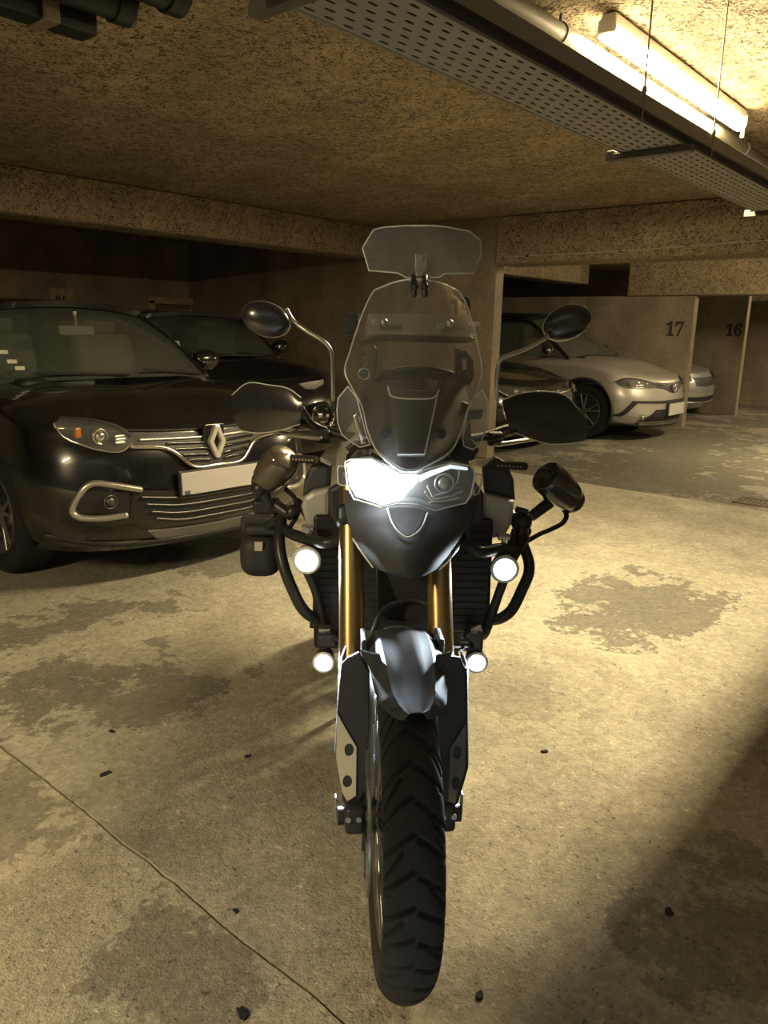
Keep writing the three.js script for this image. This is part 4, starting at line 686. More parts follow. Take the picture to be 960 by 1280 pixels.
{ // upper cowl behind the screen, with a raised centre panel
  const rows = [[[-0.098, 1.218, -0.410], [-0.074, 1.224, -0.392], [-0.051, 1.229, -0.378], [-0.028, 1.232, -0.368], [-0.005, 1.234, -0.362], [0.018, 1.235, -0.360], [0.041, 1.235, -0.362], [0.064, 1.234, -0.368], [0.088, 1.231, -0.378], [0.112, 1.228, -0.392], [0.138, 1.223, -0.410]], [[-0.106, 1.165, -0.370], [-0.080, 1.170, -0.345], [-0.055, 1.173, -0.325], [-0.031, 1.176, -0.311], [-0.006, 1.178, -0.303], [0.018, 1.178, -0.300], [0.042, 1.179, -0.303], [0.067, 1.178, -0.311], [0.093, 1.176, -0.325], [0.120, 1.174, -0.345], [0.147, 1.170, -0.370]], [[-0.098, 1.123, -0.330], [-0.074, 1.124, -0.301], [-0.051, 1.125, -0.279], [-0.028, 1.126, -0.263], [-0.006, 1.127, -0.253], [0.017, 1.127, -0.250], [0.040, 1.128, -0.253], [0.063, 1.128, -0.263], [0.087, 1.128, -0.279], [0.112, 1.128, -0.301], [0.138, 1.128, -0.330]], [[-0.074, 1.092, -0.260], [-0.056, 1.090, -0.238], [-0.038, 1.089, -0.222], [-0.021, 1.089, -0.210], [-0.003, 1.089, -0.202], [0.015, 1.089, -0.200], [0.032, 1.089, -0.202], [0.050, 1.090, -0.210], [0.069, 1.092, -0.222], [0.088, 1.093, -0.238], [0.107, 1.096, -0.260]], [[-0.028, 1.069, -0.170], [-0.022, 1.066, -0.166], [-0.016, 1.063, -0.164], [-0.010, 1.062, -0.162], [-0.004, 1.061, -0.160], [0.002, 1.061, -0.160], [0.008, 1.061, -0.160], [0.014, 1.062, -0.162], [0.020, 1.064, -0.164], [0.027, 1.067, -0.166], [0.033, 1.070, -0.170]]];
  const c = part('cowl', grid(rows.reverse(), 0.006), bikeBlack, bike);
  part('cowl_panel', plate([[-0.047, 1.216, -0.325], [0.070, 1.213, -0.325], [0.034, 1.090, -0.175], [-0.024, 1.090, -0.175]], 0.012, 0.004), bikeGrey, c);
  part('panel_edge', [tube([[-0.047, 1.218, -0.322], [-0.041, 1.202, -0.302], [-0.027, 1.197, -0.298], [0.049, 1.197, -0.298], [0.061, 1.202, -0.302], [0.069, 1.215, -0.322]], 0.0022, 6), chain([[0.067, 1.210, -0.317], [0.034, 1.091, -0.170]], 0.002), chain([[-0.024, 1.089, -0.170], [0.034, 1.091, -0.170]], 0.0016)], polished, c);
  part('screen_bolt', [cyl([-0.052, 1.126, -0.225], [-0.052, 1.128, -0.210], 0.012, 0.012, 18), cyl([0.070, 1.128, -0.225], [0.069, 1.130, -0.210], 0.012, 0.012, 18)], steelBlack, c);
}
{ // tall clear windscreen
  const rows = [[[-0.087, 1.437, -0.540], [-0.074, 1.443, -0.517], [-0.061, 1.447, -0.496], [-0.048, 1.452, -0.479], [-0.036, 1.455, -0.465], [-0.023, 1.458, -0.454], [-0.011, 1.460, -0.446], [0.001, 1.461, -0.442], [0.014, 1.461, -0.440], [0.026, 1.461, -0.442], [0.039, 1.461, -0.446], [0.052, 1.459, -0.454], [0.065, 1.457, -0.465], [0.079, 1.454, -0.479], [0.093, 1.451, -0.496], [0.107, 1.446, -0.517], [0.123, 1.441, -0.540]], [[-0.104, 1.405, -0.525], [-0.088, 1.407, -0.499], [-0.073, 1.409, -0.477], [-0.058, 1.411, -0.458], [-0.043, 1.412, -0.443], [-0.028, 1.413, -0.430], [-0.014, 1.414, -0.422], [0.001, 1.415, -0.417], [0.015, 1.415, -0.415], [0.030, 1.415, -0.417], [0.044, 1.415, -0.422], [0.060, 1.415, -0.430], [0.075, 1.415, -0.443], [0.091, 1.414, -0.458], [0.108, 1.413, -0.477], [0.125, 1.412, -0.499], [0.142, 1.410, -0.525]], [[-0.119, 1.366, -0.510], [-0.101, 1.367, -0.482], [-0.084, 1.368, -0.458], [-0.067, 1.369, -0.437], [-0.051, 1.370, -0.420], [-0.034, 1.370, -0.407], [-0.018, 1.371, -0.398], [-0.002, 1.371, -0.392], [0.014, 1.372, -0.390], [0.030, 1.372, -0.392], [0.046, 1.372, -0.398], [0.063, 1.372, -0.407], [0.080, 1.372, -0.420], [0.097, 1.372, -0.437], [0.116, 1.372, -0.458], [0.135, 1.372, -0.482], [0.155, 1.372, -0.510]], [[-0.141, 1.290, -0.460], [-0.121, 1.292, -0.430], [-0.101, 1.293, -0.403], [-0.081, 1.294, -0.381], [-0.062, 1.295, -0.363], [-0.044, 1.296, -0.348], [-0.025, 1.296, -0.338], [-0.007, 1.297, -0.332], [0.011, 1.297, -0.330], [0.029, 1.298, -0.332], [0.048, 1.298, -0.338], [0.067, 1.298, -0.348], [0.086, 1.298, -0.363], [0.107, 1.298, -0.381], [0.128, 1.298, -0.403], [0.149, 1.297, -0.430], [0.172, 1.297, -0.460]], [[-0.151, 1.246, -0.425], [-0.129, 1.248, -0.395], [-0.108, 1.250, -0.368], [-0.088, 1.252, -0.346], [-0.068, 1.253, -0.328], [-0.049, 1.254, -0.313], [-0.030, 1.255, -0.303], [-0.011, 1.256, -0.297], [0.008, 1.257, -0.295], [0.027, 1.257, -0.297], [0.047, 1.257, -0.303], [0.067, 1.257, -0.313], [0.087, 1.256, -0.328], [0.108, 1.256, -0.346], [0.130, 1.255, -0.368], [0.152, 1.254, -0.395], [0.176, 1.253, -0.425]], [[-0.131, 1.210, -0.385], [-0.112, 1.211, -0.357], [-0.093, 1.212, -0.333], [-0.075, 1.213, -0.312], [-0.057, 1.214, -0.295], [-0.040, 1.215, -0.282], [-0.022, 1.216, -0.273], [-0.005, 1.216, -0.267], [0.012, 1.217, -0.265], [0.029, 1.217, -0.267], [0.047, 1.217, -0.273], [0.065, 1.217, -0.282], [0.083, 1.217, -0.295], [0.102, 1.217, -0.312], [0.122, 1.217, -0.333], [0.142, 1.216, -0.357], [0.164, 1.216, -0.385]], [[-0.106, 1.173, -0.330], [-0.090, 1.173, -0.307], [-0.075, 1.173, -0.286], [-0.060, 1.173, -0.269], [-0.045, 1.174, -0.255], [-0.030, 1.174, -0.244], [-0.016, 1.174, -0.236], [-0.001, 1.175, -0.232], [0.013, 1.175, -0.230], [0.028, 1.175, -0.232], [0.042, 1.176, -0.236], [0.057, 1.176, -0.244], [0.073, 1.176, -0.255], [0.088, 1.177, -0.269], [0.105, 1.177, -0.286], [0.122, 1.177, -0.307], [0.139, 1.178, -0.330]], [[-0.089, 1.123, -0.265], [-0.076, 1.122, -0.246], [-0.063, 1.122, -0.230], [-0.050, 1.122, -0.216], [-0.038, 1.122, -0.205], [-0.026, 1.122, -0.196], [-0.013, 1.122, -0.190], [-0.001, 1.122, -0.186], [0.011, 1.122, -0.185], [0.024, 1.122, -0.186], [0.036, 1.123, -0.190], [0.049, 1.123, -0.196], [0.062, 1.124, -0.205], [0.075, 1.124, -0.216], [0.089, 1.125, -0.230], [0.103, 1.126, -0.246], [0.117, 1.127, -0.265]], [[-0.065, 1.087, -0.200], [-0.055, 1.086, -0.188], [-0.046, 1.084, -0.178], [-0.036, 1.083, -0.170], [-0.027, 1.082, -0.163], [-0.018, 1.082, -0.157], [-0.009, 1.082, -0.153], [0.000, 1.081, -0.151], [0.010, 1.081, -0.150], [0.019, 1.082, -0.151], [0.028, 1.082, -0.153], [0.038, 1.083, -0.157], [0.047, 1.084, -0.163], [0.057, 1.085, -0.170], [0.067, 1.087, -0.178], [0.077, 1.088, -0.188], [0.087, 1.090, -0.200]], [[-0.028, 1.064, -0.150], [-0.025, 1.063, -0.145], [-0.021, 1.062, -0.141], [-0.018, 1.061, -0.138], [-0.014, 1.060, -0.135], [-0.011, 1.060, -0.133], [-0.007, 1.060, -0.131], [-0.004, 1.059, -0.130], [-0.000, 1.059, -0.130], [0.003, 1.060, -0.130], [0.007, 1.060, -0.131], [0.010, 1.060, -0.133], [0.014, 1.061, -0.135], [0.018, 1.062, -0.138], [0.021, 1.063, -0.141], [0.025, 1.064, -0.145], [0.029, 1.065, -0.150]]];
  const s = part('windscreen', grid(rows.slice().reverse()), tinted, bike);
  const rim = [...rows[0], ...rows.slice(1).map((r) => r[16]), ...rows[9].slice().reverse(), ...rows.slice(1, 9).map((r) => r[0]).reverse()];
  part('screen_edge', tube(rim, 0.0021, 6, true, 220), polished, s);
  // adjustable spoiler clamped to the top
  const ext = [[-0.114, 1.532, -0.477], [-0.088, 1.573, -0.470], [-0.064, 1.578, -0.465], [-0.012, 1.582, -0.460], [0.050, 1.584, -0.464], [0.086, 1.582, -0.472], [0.139, 1.576, -0.489], [0.166, 1.558, -0.500], [0.171, 1.525, -0.501], [0.153, 1.482, -0.493], [0.083, 1.477, -0.470], [0.068, 1.468, -0.467], [-0.009, 1.466, -0.460], [-0.030, 1.476, -0.461], [-0.098, 1.481, -0.472]];
  const e = part('screen_spoiler', plate(ext, 0.004, 0.001), tinted, bike);
  part('spoiler_edge', chain([...ext, ext[0]], 0.0018), polished, e);
  part('spoiler_bracket', plate([[0.010, 1.519, -0.452], [0.040, 1.520, -0.452], [0.038, 1.479, -0.452], [0.033, 1.468, -0.452], [0.018, 1.468, -0.452], [0.011, 1.482, -0.452]], 0.006, 0.002), std({ color: lin(0.24, 0.24, 0.22), roughness: 0.45, metalness: 0.4 }), e);
  for (const [u, v] of [[0, 0], [1, 0]]) part('bracket_bolt', u ? cyl([0.025, 1.476, -0.446], [0.025, 1.477, -0.454], 0.0055, 0.0055, 12) : cyl([0.024, 1.509, -0.446], [0.025, 1.510, -0.454], 0.0055, 0.0055, 12), bikeSteel, e);
  part('clamp', [tube([[0.010, 1.468, -0.460], [0.008, 1.448, -0.430], [0.010, 1.426, -0.425]], 0.0075, 10), ball(0.009, [0.010, 1.444, -0.422])], steelBlack, e);
  part('clamp', [tube([[0.035, 1.468, -0.460], [0.034, 1.449, -0.430], [0.035, 1.427, -0.425]], 0.0075, 10), ball(0.009, [0.034, 1.445, -0.422])], steelBlack, e);
  part('clamp_axle', cyl([-0.001, 1.460, -0.445], [0.048, 1.461, -0.445], 0.005), bikeSteel, e);
}
{ // screen frame, instrument and clamps seen through the screen
  part('screen_stay', plate([[-0.123, 1.284, -0.433], [-0.104, 1.296, -0.429], [-0.081, 1.308, -0.426], [-0.075, 1.300, -0.425], [-0.076, 1.237, -0.425], [-0.089, 1.217, -0.427], [-0.114, 1.216, -0.431], [-0.122, 1.235, -0.433]], 0.008, 0.003, [[[-0.111, 1.281, -0.430], [-0.098, 1.287, -0.428], [-0.097, 1.259, -0.428], [-0.109, 1.254, -0.430]]]), bikeBlack, bike);
  part('screen_stay', plate([[0.111, 1.308, -0.430], [0.139, 1.301, -0.436], [0.157, 1.278, -0.440], [0.161, 1.240, -0.440], [0.152, 1.218, -0.438], [0.126, 1.221, -0.432], [0.112, 1.240, -0.430]], 0.008, 0.003, [[[0.130, 1.280, -0.433], [0.140, 1.280, -0.436], [0.143, 1.254, -0.436], [0.133, 1.254, -0.434]]]), bikeBlack, bike);
  part('stay_bolt', projRing([-0.104, 1.242, -0.410], 0.013), bikeSteel, bike);
  part('stay_bolt', projRing([0.133, 1.242, -0.410], 0.013), steelBlack, bike);
  part('accessory_bar', [tube([[-0.114, 1.313, -0.490], [-0.069, 1.324, -0.490], [0.039, 1.324, -0.490], [0.153, 1.324, -0.490]], 0.009, 10)], steelBlack, bike);
  part('accessory_shelf', plate([[-0.101, 1.383, -0.560], [0.151, 1.388, -0.560], [0.154, 1.338, -0.510], [-0.107, 1.332, -0.510]], 0.004, 0.001), std({ color: lin(0.22, 0.21, 0.18), roughness: 0.5 }), bike);
  part('bar_clamp', [cyl([-0.091, 1.361, -0.500], [-0.052, 1.362, -0.500], 0.008), ball(0.010, [-0.060, 1.362, -0.490]), rbox(0.02, 0.014, 0.02, 0.004, [-0.079, 1.360, -0.500])], bikeSteel, bike);
  part('bar_clamp', [cyl([0.068, 1.363, -0.500], [0.109, 1.362, -0.500], 0.008), ball(0.010, [0.100, 1.363, -0.490]), rbox(0.022, 0.02, 0.02, 0.004, [0.078, 1.357, -0.500])], bikeSteel, bike);
  const d = part('instrument', plate([[-0.085, 1.206, -0.524], [-0.069, 1.235, -0.523], [-0.037, 1.249, -0.521], [0.011, 1.256, -0.520], [0.073, 1.252, -0.522], [0.116, 1.240, -0.526], [0.142, 1.215, -0.529], [0.144, 1.150, -0.529], [-0.084, 1.146, -0.524]], 0.03, 0.006, [], 1), bikeBlack, bike);
  part('instrument_hood', tube([[-0.085, 1.221, -0.509], [-0.061, 1.238, -0.507], [-0.027, 1.246, -0.506], [0.010, 1.251, -0.505], [0.072, 1.250, -0.507], [0.115, 1.239, -0.511], [0.140, 1.222, -0.514]], 0.006, 8), bikeGloss, d);
  part('reservoir', [rbox(0.035, 0.05, 0.04, 0.008, [-0.142, 1.355, -0.580]), rbox(0.038, 0.010, 0.043, 0.004, [-0.142, 1.379, -0.580])], bikeBlack, bike);
  part('reservoir', [rbox(0.022, 0.03, 0.04, 0.008, [0.169, 1.349, -0.580]), rbox(0.026, 0.010, 0.043, 0.004, [0.166, 1.363, -0.560])], satinSilver, bike);
}
{ // clear side deflectors
  const L = [[-0.161, 1.168, -0.300], [-0.158, 1.194, -0.300], [-0.137, 1.220, -0.300], [-0.117, 1.195, -0.300], [-0.105, 1.154, -0.300], [-0.096, 1.118, -0.300], [-0.084, 1.089, -0.300], [-0.108, 1.083, -0.300], [-0.130, 1.096, -0.300], [-0.150, 1.112, -0.300], [-0.159, 1.139, -0.300]], Rr = [[0.125, 1.110, -0.300], [0.133, 1.168, -0.300], [0.144, 1.199, -0.300], [0.165, 1.219, -0.300], [0.180, 1.191, -0.300], [0.179, 1.142, -0.300], [0.167, 1.096, -0.300], [0.150, 1.083, -0.300], [0.129, 1.090, -0.300]];
  for (const o of [L, Rr]) { const q = part('wind_deflector', plate(o, 0.006, 0.002), clearPlastic, bike); part('deflector_edge', chain([...o, o[0]], 0.0016), polished, q); }
  part('deflector_mount', [plate([[-0.126, 1.151, -0.325], [-0.117, 1.159, -0.325], [-0.100, 1.100, -0.325], [-0.090, 1.085, -0.325], [-0.105, 1.085, -0.325]], 0.010, 0.003)], chrome, bike);
  part('deflector_mount', [plate([[0.139, 1.169, -0.325], [0.172, 1.172, -0.325], [0.169, 1.150, -0.325], [0.136, 1.147, -0.325]], 0.02, 0.004)], bikeBlack, bike);
  part('cowl_side', plate([[-0.107, 1.175, -0.360], [-0.089, 1.185, -0.360], [-0.072, 1.073, -0.360], [-0.014, 1.016, -0.360], [-0.071, 1.019, -0.360], [-0.128, 1.049, -0.360], [-0.144, 1.071, -0.360], [-0.114, 1.095, -0.360]], 0.02, 0.006), bikeBlack, bike);
  part('cowl_side', plate([[0.142, 1.181, -0.360], [0.123, 1.189, -0.360], [0.109, 1.077, -0.360], [0.043, 1.018, -0.360], [0.100, 1.023, -0.360], [0.160, 1.049, -0.360], [0.173, 1.074, -0.360], [0.153, 1.100, -0.360]], 0.02, 0.006), bikeBlack, bike);
}
{ // mirrors
  for (const [c, tilt, stem, s] of [[[0.416, 1.372, -0.620], 0.42, [[0.242, 1.168, -0.620], [0.240, 1.248, -0.610], [0.247, 1.275, -0.610], [0.308, 1.301, -0.620], [0.364, 1.331, -0.630]], 1], [[-0.368, 1.364, -0.620], -0.30, [[-0.193, 1.159, -0.620], [-0.194, 1.239, -0.610], [-0.199, 1.291, -0.610], [-0.216, 1.311, -0.610], [-0.260, 1.336, -0.620], [-0.297, 1.362, -0.630], [-0.315, 1.390, -0.630]], -1]]) {
    const g = new THREE.SphereGeometry(1, 28, 20); g.scale(0.064, 0.044, 0.026); g.rotateZ(tilt); g.translate(...c);
    const m = part('mirror', g, bikeGloss, bike);
    const e = new THREE.TorusGeometry(1, 0.06, 8, 44); e.scale(0.062, 0.042, 0.05); e.rotateZ(tilt); e.translate(c[0], c[1], c[2] - 0.008); part('mirror_rim', e, polished, m);
    const f = new THREE.CylinderGeometry(1, 1, 0.004, 36); f.rotateX(Math.PI / 2); f.scale(0.058, 0.039, 1); f.rotateZ(tilt); f.translate(c[0], c[1], c[2] - 0.020); part('mirror_glass', f, chrome, m);
    part('mirror_stem', tube(stem, 0.0055, 8), bikeSteel, m);
  }
}
{ // handlebar, grips, levers and hand guards
  part('handlebar', tube([[-0.421, 1.089, -0.780], [-0.267, 1.084, -0.700], [-0.163, 1.061, -0.640], [-0.075, 1.062, -0.600], [0.100, 1.061, -0.600], [0.196, 1.062, -0.640], [0.302, 1.085, -0.700], [0.460, 1.089, -0.780]], 0.014, 10, false, 60), steelBlack, bike);
  part('grip', cyl([-0.431, 1.089, -0.785], [-0.298, 1.086, -0.715], 0.018, 0.018, 16), rubber, bike);
  part('grip', cyl([0.472, 1.089, -0.785], [0.331, 1.086, -0.715], 0.018, 0.018, 16), rubber, bike);
  const hL = [[[-0.480, 1.158, -0.716], [-0.432, 1.194, -0.688], [-0.370, 1.193, -0.653], [-0.310, 1.186, -0.624], [-0.277, 1.165, -0.609]], [[-0.484, 1.138, -0.709], [-0.428, 1.167, -0.676], [-0.369, 1.171, -0.643], [-0.309, 1.166, -0.614], [-0.273, 1.149, -0.598]], [[-0.477, 1.097, -0.704], [-0.425, 1.110, -0.674], [-0.369, 1.119, -0.643], [-0.312, 1.123, -0.615], [-0.276, 1.117, -0.599]], [[-0.457, 1.062, -0.701], [-0.413, 1.059, -0.675], [-0.365, 1.066, -0.650], [-0.318, 1.079, -0.627], [-0.281, 1.094, -0.611]]];
  const hR = [[[0.255, 1.171, -0.593], [0.303, 1.187, -0.613], [0.368, 1.192, -0.643], [0.437, 1.180, -0.678], [0.480, 1.144, -0.701]], [[0.259, 1.143, -0.585], [0.308, 1.158, -0.605], [0.373, 1.165, -0.635], [0.452, 1.154, -0.676], [0.503, 1.120, -0.704]], [[0.270, 1.113, -0.588], [0.320, 1.112, -0.609], [0.386, 1.114, -0.640], [0.465, 1.110, -0.682], [0.521, 1.094, -0.714]], [[0.291, 1.086, -0.605], [0.334, 1.069, -0.623], [0.392, 1.051, -0.650], [0.462, 1.047, -0.686], [0.511, 1.051, -0.714]]];
  for (const rows of [hL, hR]) { const q = part('hand_guard', grid(rows.map((r) => smooth(r, 3)).reverse(), 0.005), bikeGloss, bike); part('guard_edge', chain([...smooth(rows[3], 3)], 0.0018), polished, q); part('guard_edge', chain([...smooth(rows[0], 3)], 0.0018), polished, q); }
  part('guard_bracket', [tube([[0.279, 1.092, -0.560], [0.264, 1.072, -0.620], [0.228, 1.062, -0.640]], 0.008, 8)], steelBlack, bike);
  part('guard_bracket', [tube([[-0.269, 1.136, -0.580], [-0.246, 1.092, -0.640], [-0.208, 1.072, -0.660]], 0.008, 8)], steelBlack, bike);
  part('lever', tube([[0.247, 1.050, -0.610], [0.305, 1.055, -0.640], [0.415, 1.065, -0.700]], 0.006, 8), bikeSteel, bike);
  part('lever', tube([[-0.226, 1.057, -0.610], [-0.283, 1.058, -0.640], [-0.379, 1.064, -0.700]], 0.006, 8), bikeSteel, bike);
  part('switch_box', rbox(0.045, 0.04, 0.05, 0.01, [0.249, 1.060, -0.660]), bikeBlack, bike);
  part('switch_box', rbox(0.045, 0.04, 0.05, 0.01, [-0.221, 1.057, -0.660]), bikeBlack, bike);
}
// LED indicators
for (const [a, b, s] of [[[-0.223, 1.021, -0.480], [-0.293, 1.018, -0.510], -1], [[0.223, 1.018, -0.480], [0.307, 1.010, -0.510], 1]]) {
  const q = part('indicator', [cyl(a, b, 0.010, 0.0115, 12), ball(0.0115, b)], bikeBlack, bike);
  const dots = []; for (let k = 0; k < 7; k++) dots.push(ball(0.0026, [lerp(a[0], b[0], 0.15 + k * 0.12), lerp(a[1], b[1], 0.15 + k * 0.12), lerp(a[2], b[2], 0.15 + k * 0.12) + 0.011], [1, 1, 0.5], 6));
  tag(part('led_row', dots, std({ color: lin(0.55, 0.42, 0.22), roughness: 0.3 }), q), null, null, null, 'stuff');
}
{ // tank shrouds and radiator cowls
  part('tank_shroud', plate([[-0.264, 0.897, -0.480], [-0.255, 0.923, -0.480], [-0.235, 0.938, -0.480], [-0.192, 0.947, -0.480], [-0.190, 0.875, -0.480], [-0.179, 0.863, -0.480], [-0.152, 0.857, -0.480], [-0.148, 0.827, -0.480], [-0.235, 0.832, -0.480], [-0.252, 0.853, -0.480]], 0.05, 0.012), paleGrey, bike);
  part('tank_shroud', plate([[0.208, 0.941, -0.480], [0.285, 0.924, -0.480], [0.282, 0.864, -0.480], [0.264, 0.828, -0.480], [0.208, 0.818, -0.480], [0.171, 0.817, -0.480], [0.169, 0.860, -0.480], [0.198, 0.860, -0.480], [0.207, 0.878, -0.480]], 0.05, 0.012), paleGrey, bike);
  part('shroud_top', plate([[0.203, 1.004, -0.510], [0.234, 1.031, -0.510], [0.264, 1.015, -0.510], [0.285, 0.974, -0.510], [0.292, 0.919, -0.510], [0.212, 0.937, -0.510]], 0.05, 0.012), bikeGrey, bike);
  part('shroud_top', plate([[-0.188, 1.002, -0.510], [-0.217, 1.016, -0.510], [-0.242, 0.996, -0.510], [-0.258, 0.962, -0.510], [-0.263, 0.916, -0.510], [-0.234, 0.933, -0.510], [-0.192, 0.943, -0.510]], 0.05, 0.012), bikeGrey, bike);
  part('radiator_cowl', plate([[-0.183, 0.970, -0.360], [-0.136, 0.995, -0.360], [-0.127, 0.896, -0.360], [-0.138, 0.860, -0.360], [-0.146, 0.886, -0.360], [-0.171, 0.893, -0.360], [-0.181, 0.907, -0.360]], 0.04, 0.008), bikeBlack, bike);
  part('radiator_cowl', plate([[0.190, 0.966, -0.360], [0.162, 1.001, -0.360], [0.150, 0.922, -0.360], [0.142, 0.846, -0.360], [0.157, 0.848, -0.360], [0.159, 0.889, -0.360], [0.183, 0.891, -0.360], [0.191, 0.907, -0.360]], 0.04, 0.008), bikeBlack, bike);
  const rad1 = part('radiator', rbox(0.46, 0.30, 0.05, 0.01, [0.0, 0.73, -0.47], [-0.12, 0, 0]), steelBlack, bike);
  for (let k = 0; k < 14; k++) part('fin_row', box(0.43, 0.003, 0.006, [0, 0.61 + k * 0.018, -0.444 - (k - 7) * 0.0022], [-0.12, 0, 0]), steelBlack, rad1);
  part('engine', [rbox(0.34, 0.30, 0.42, 0.05, [0, 0.56, -0.80]), rbox(0.26, 0.22, 0.30, 0.04, [0, 0.76, -0.74], [-0.25, 0, 0]), cyl([-0.25, 0.50, -0.80], [0.25, 0.50, -0.80], 0.12, 0.12, 28)], steelBlack, bike);
  part('sump_guard', grid([[[-0.15, 0.58, -0.50], [0, 0.60, -0.46], [0.15, 0.58, -0.50]], [[-0.17, 0.42, -0.50], [0, 0.42, -0.46], [0.17, 0.42, -0.50]], [[-0.16, 0.27, -0.62], [0, 0.26, -0.58], [0.16, 0.27, -0.62]], [[-0.14, 0.24, -1.0], [0, 0.22, -1.0], [0.14, 0.24, -1.0]]].reverse(), 0.006), darkAlloy, bike);
  for (const s of [-1, 0, 1]) part('header_pipe', tube([[s * 0.08, 0.72, -0.58], [s * 0.085, 0.60, -0.53], [s * 0.08, 0.42, -0.56], [s * 0.03 - 0.06, 0.30, -0.75], [-0.12, 0.30, -1.05]], 0.02, 10), bikeSteel, bike);
}
{ // crash bars
  const bar = (pts, r = 0.0145) => part('crash_bar', tube(pts, r, 12, false, pts.length * 10), steelBlack, bike);
  bar([[-0.134, 0.860, -0.360], [-0.165, 0.846, -0.350], [-0.188, 0.840, -0.350], [-0.222, 0.837, -0.380], [-0.280, 0.835, -0.440], [-0.330, 0.836, -0.540]]);
  bar([[-0.317, 0.859, -0.510], [-0.317, 0.812, -0.460], [-0.304, 0.759, -0.430], [-0.277, 0.696, -0.410], [-0.250, 0.649, -0.400], [-0.225, 0.624, -0.410], [-0.189, 0.597, -0.480]]);
  bar([[-0.249, 0.765, -0.410], [-0.220, 0.698, -0.410], [-0.205, 0.625, -0.420], [-0.194, 0.573, -0.440], [-0.173, 0.531, -0.510]], 0.012);
  bar([[0.134, 0.850, -0.360], [0.161, 0.837, -0.350], [0.188, 0.826, -0.350], [0.235, 0.826, -0.380], [0.285, 0.814, -0.440], [0.324, 0.838, -0.510]]);
  bar([[0.308, 0.820, -0.480], [0.324, 0.773, -0.450], [0.324, 0.747, -0.440], [0.305, 0.706, -0.420], [0.280, 0.655, -0.410], [0.258, 0.635, -0.410], [0.224, 0.598, -0.480]]);
  bar([[0.312, 0.834, -0.460], [0.276, 0.786, -0.420], [0.250, 0.714, -0.410], [0.231, 0.635, -0.420], [0.220, 0.578, -0.440], [0.209, 0.539, -0.510]], 0.012);
  bar([[0.288, 0.801, -0.530], [0.305, 0.844, -0.560], [0.301, 0.865, -0.610]], 0.009);
  bar([[-0.227, 0.812, -0.530], [-0.260, 0.865, -0.560], [-0.287, 0.880, -0.610]], 0.012);
}
// auxiliary lamps: two on the crash bars, two lower down
for (const [c, r, y] of [[[-0.237, 0.791, -0.360], 0.0275, 0], [[0.249, 0.779, -0.360], 0.0275, 0], [[-0.192, 0.540, -0.320], 0.0215, 1], [[0.187, 0.548, -0.320], 0.0215, 1]]) {
  const hex = new THREE.CylinderGeometry(r * 1.32, r * 1.05, 0.045, y ? 24 : 6); hex.rotateY(Math.PI / 6); hex.rotateX(Math.PI / 2); hex.translate(c[0], c[1], c[2] - 0.027);
  const a = part('auxiliary_lamp', hex, steelBlack, bike);
  const rim = projRing([c[0], c[1], c[2] - 0.004], r * 1.12); part('bezel', rim, polished, a);
  part('lens_glow', cyl([c[0], c[1], c[2] - 0.010], [c[0], c[1], c[2] - 0.002], r * 0.98, r * 0.92, 28), auxGlow, a);
  part('bracket', [rbox(0.012, 0.06, 0.014, 0.003, [c[0], c[1] + 0.045, c[2] - 0.04]), rbox(0.03, 0.012, 0.03, 0.003, [c[0], c[1] + 0.07, c[2] - 0.05])], bikeSteel, a);
  const l = new THREE.SpotLight(BIKE_COLOR, AUX_POWER, 0, rad(48), 1); l.position.set(c[0], c[1], c[2] + 0.012); l.target.position.set(c[0], c[1], c[2] + 2); l.shadow.radius = r / 0.02; l.castShadow = true; bike.add(l, l.target);
}
{ // lower lamp mounts
  part('lamp_mount', [rbox(0.05, 0.035, 0.05, 0.008, [-0.184, 0.589, -0.360]), cyl([-0.184, 0.589, -0.360], [-0.120, 0.620, -0.280], 0.008), ball(0.009, [-0.154, 0.600, -0.330])], steelBlack, bike);
  part('lamp_mount', [rbox(0.045, 0.05, 0.05, 0.010, [0.181, 0.593, -0.360]), cyl([0.175, 0.588, -0.340], [0.108, 0.621, -0.260], 0.008), ball(0.008, [0.145, 0.599, -0.300]), ball(0.007, [0.142, 0.628, -0.300])], steelBlack, bike);
}
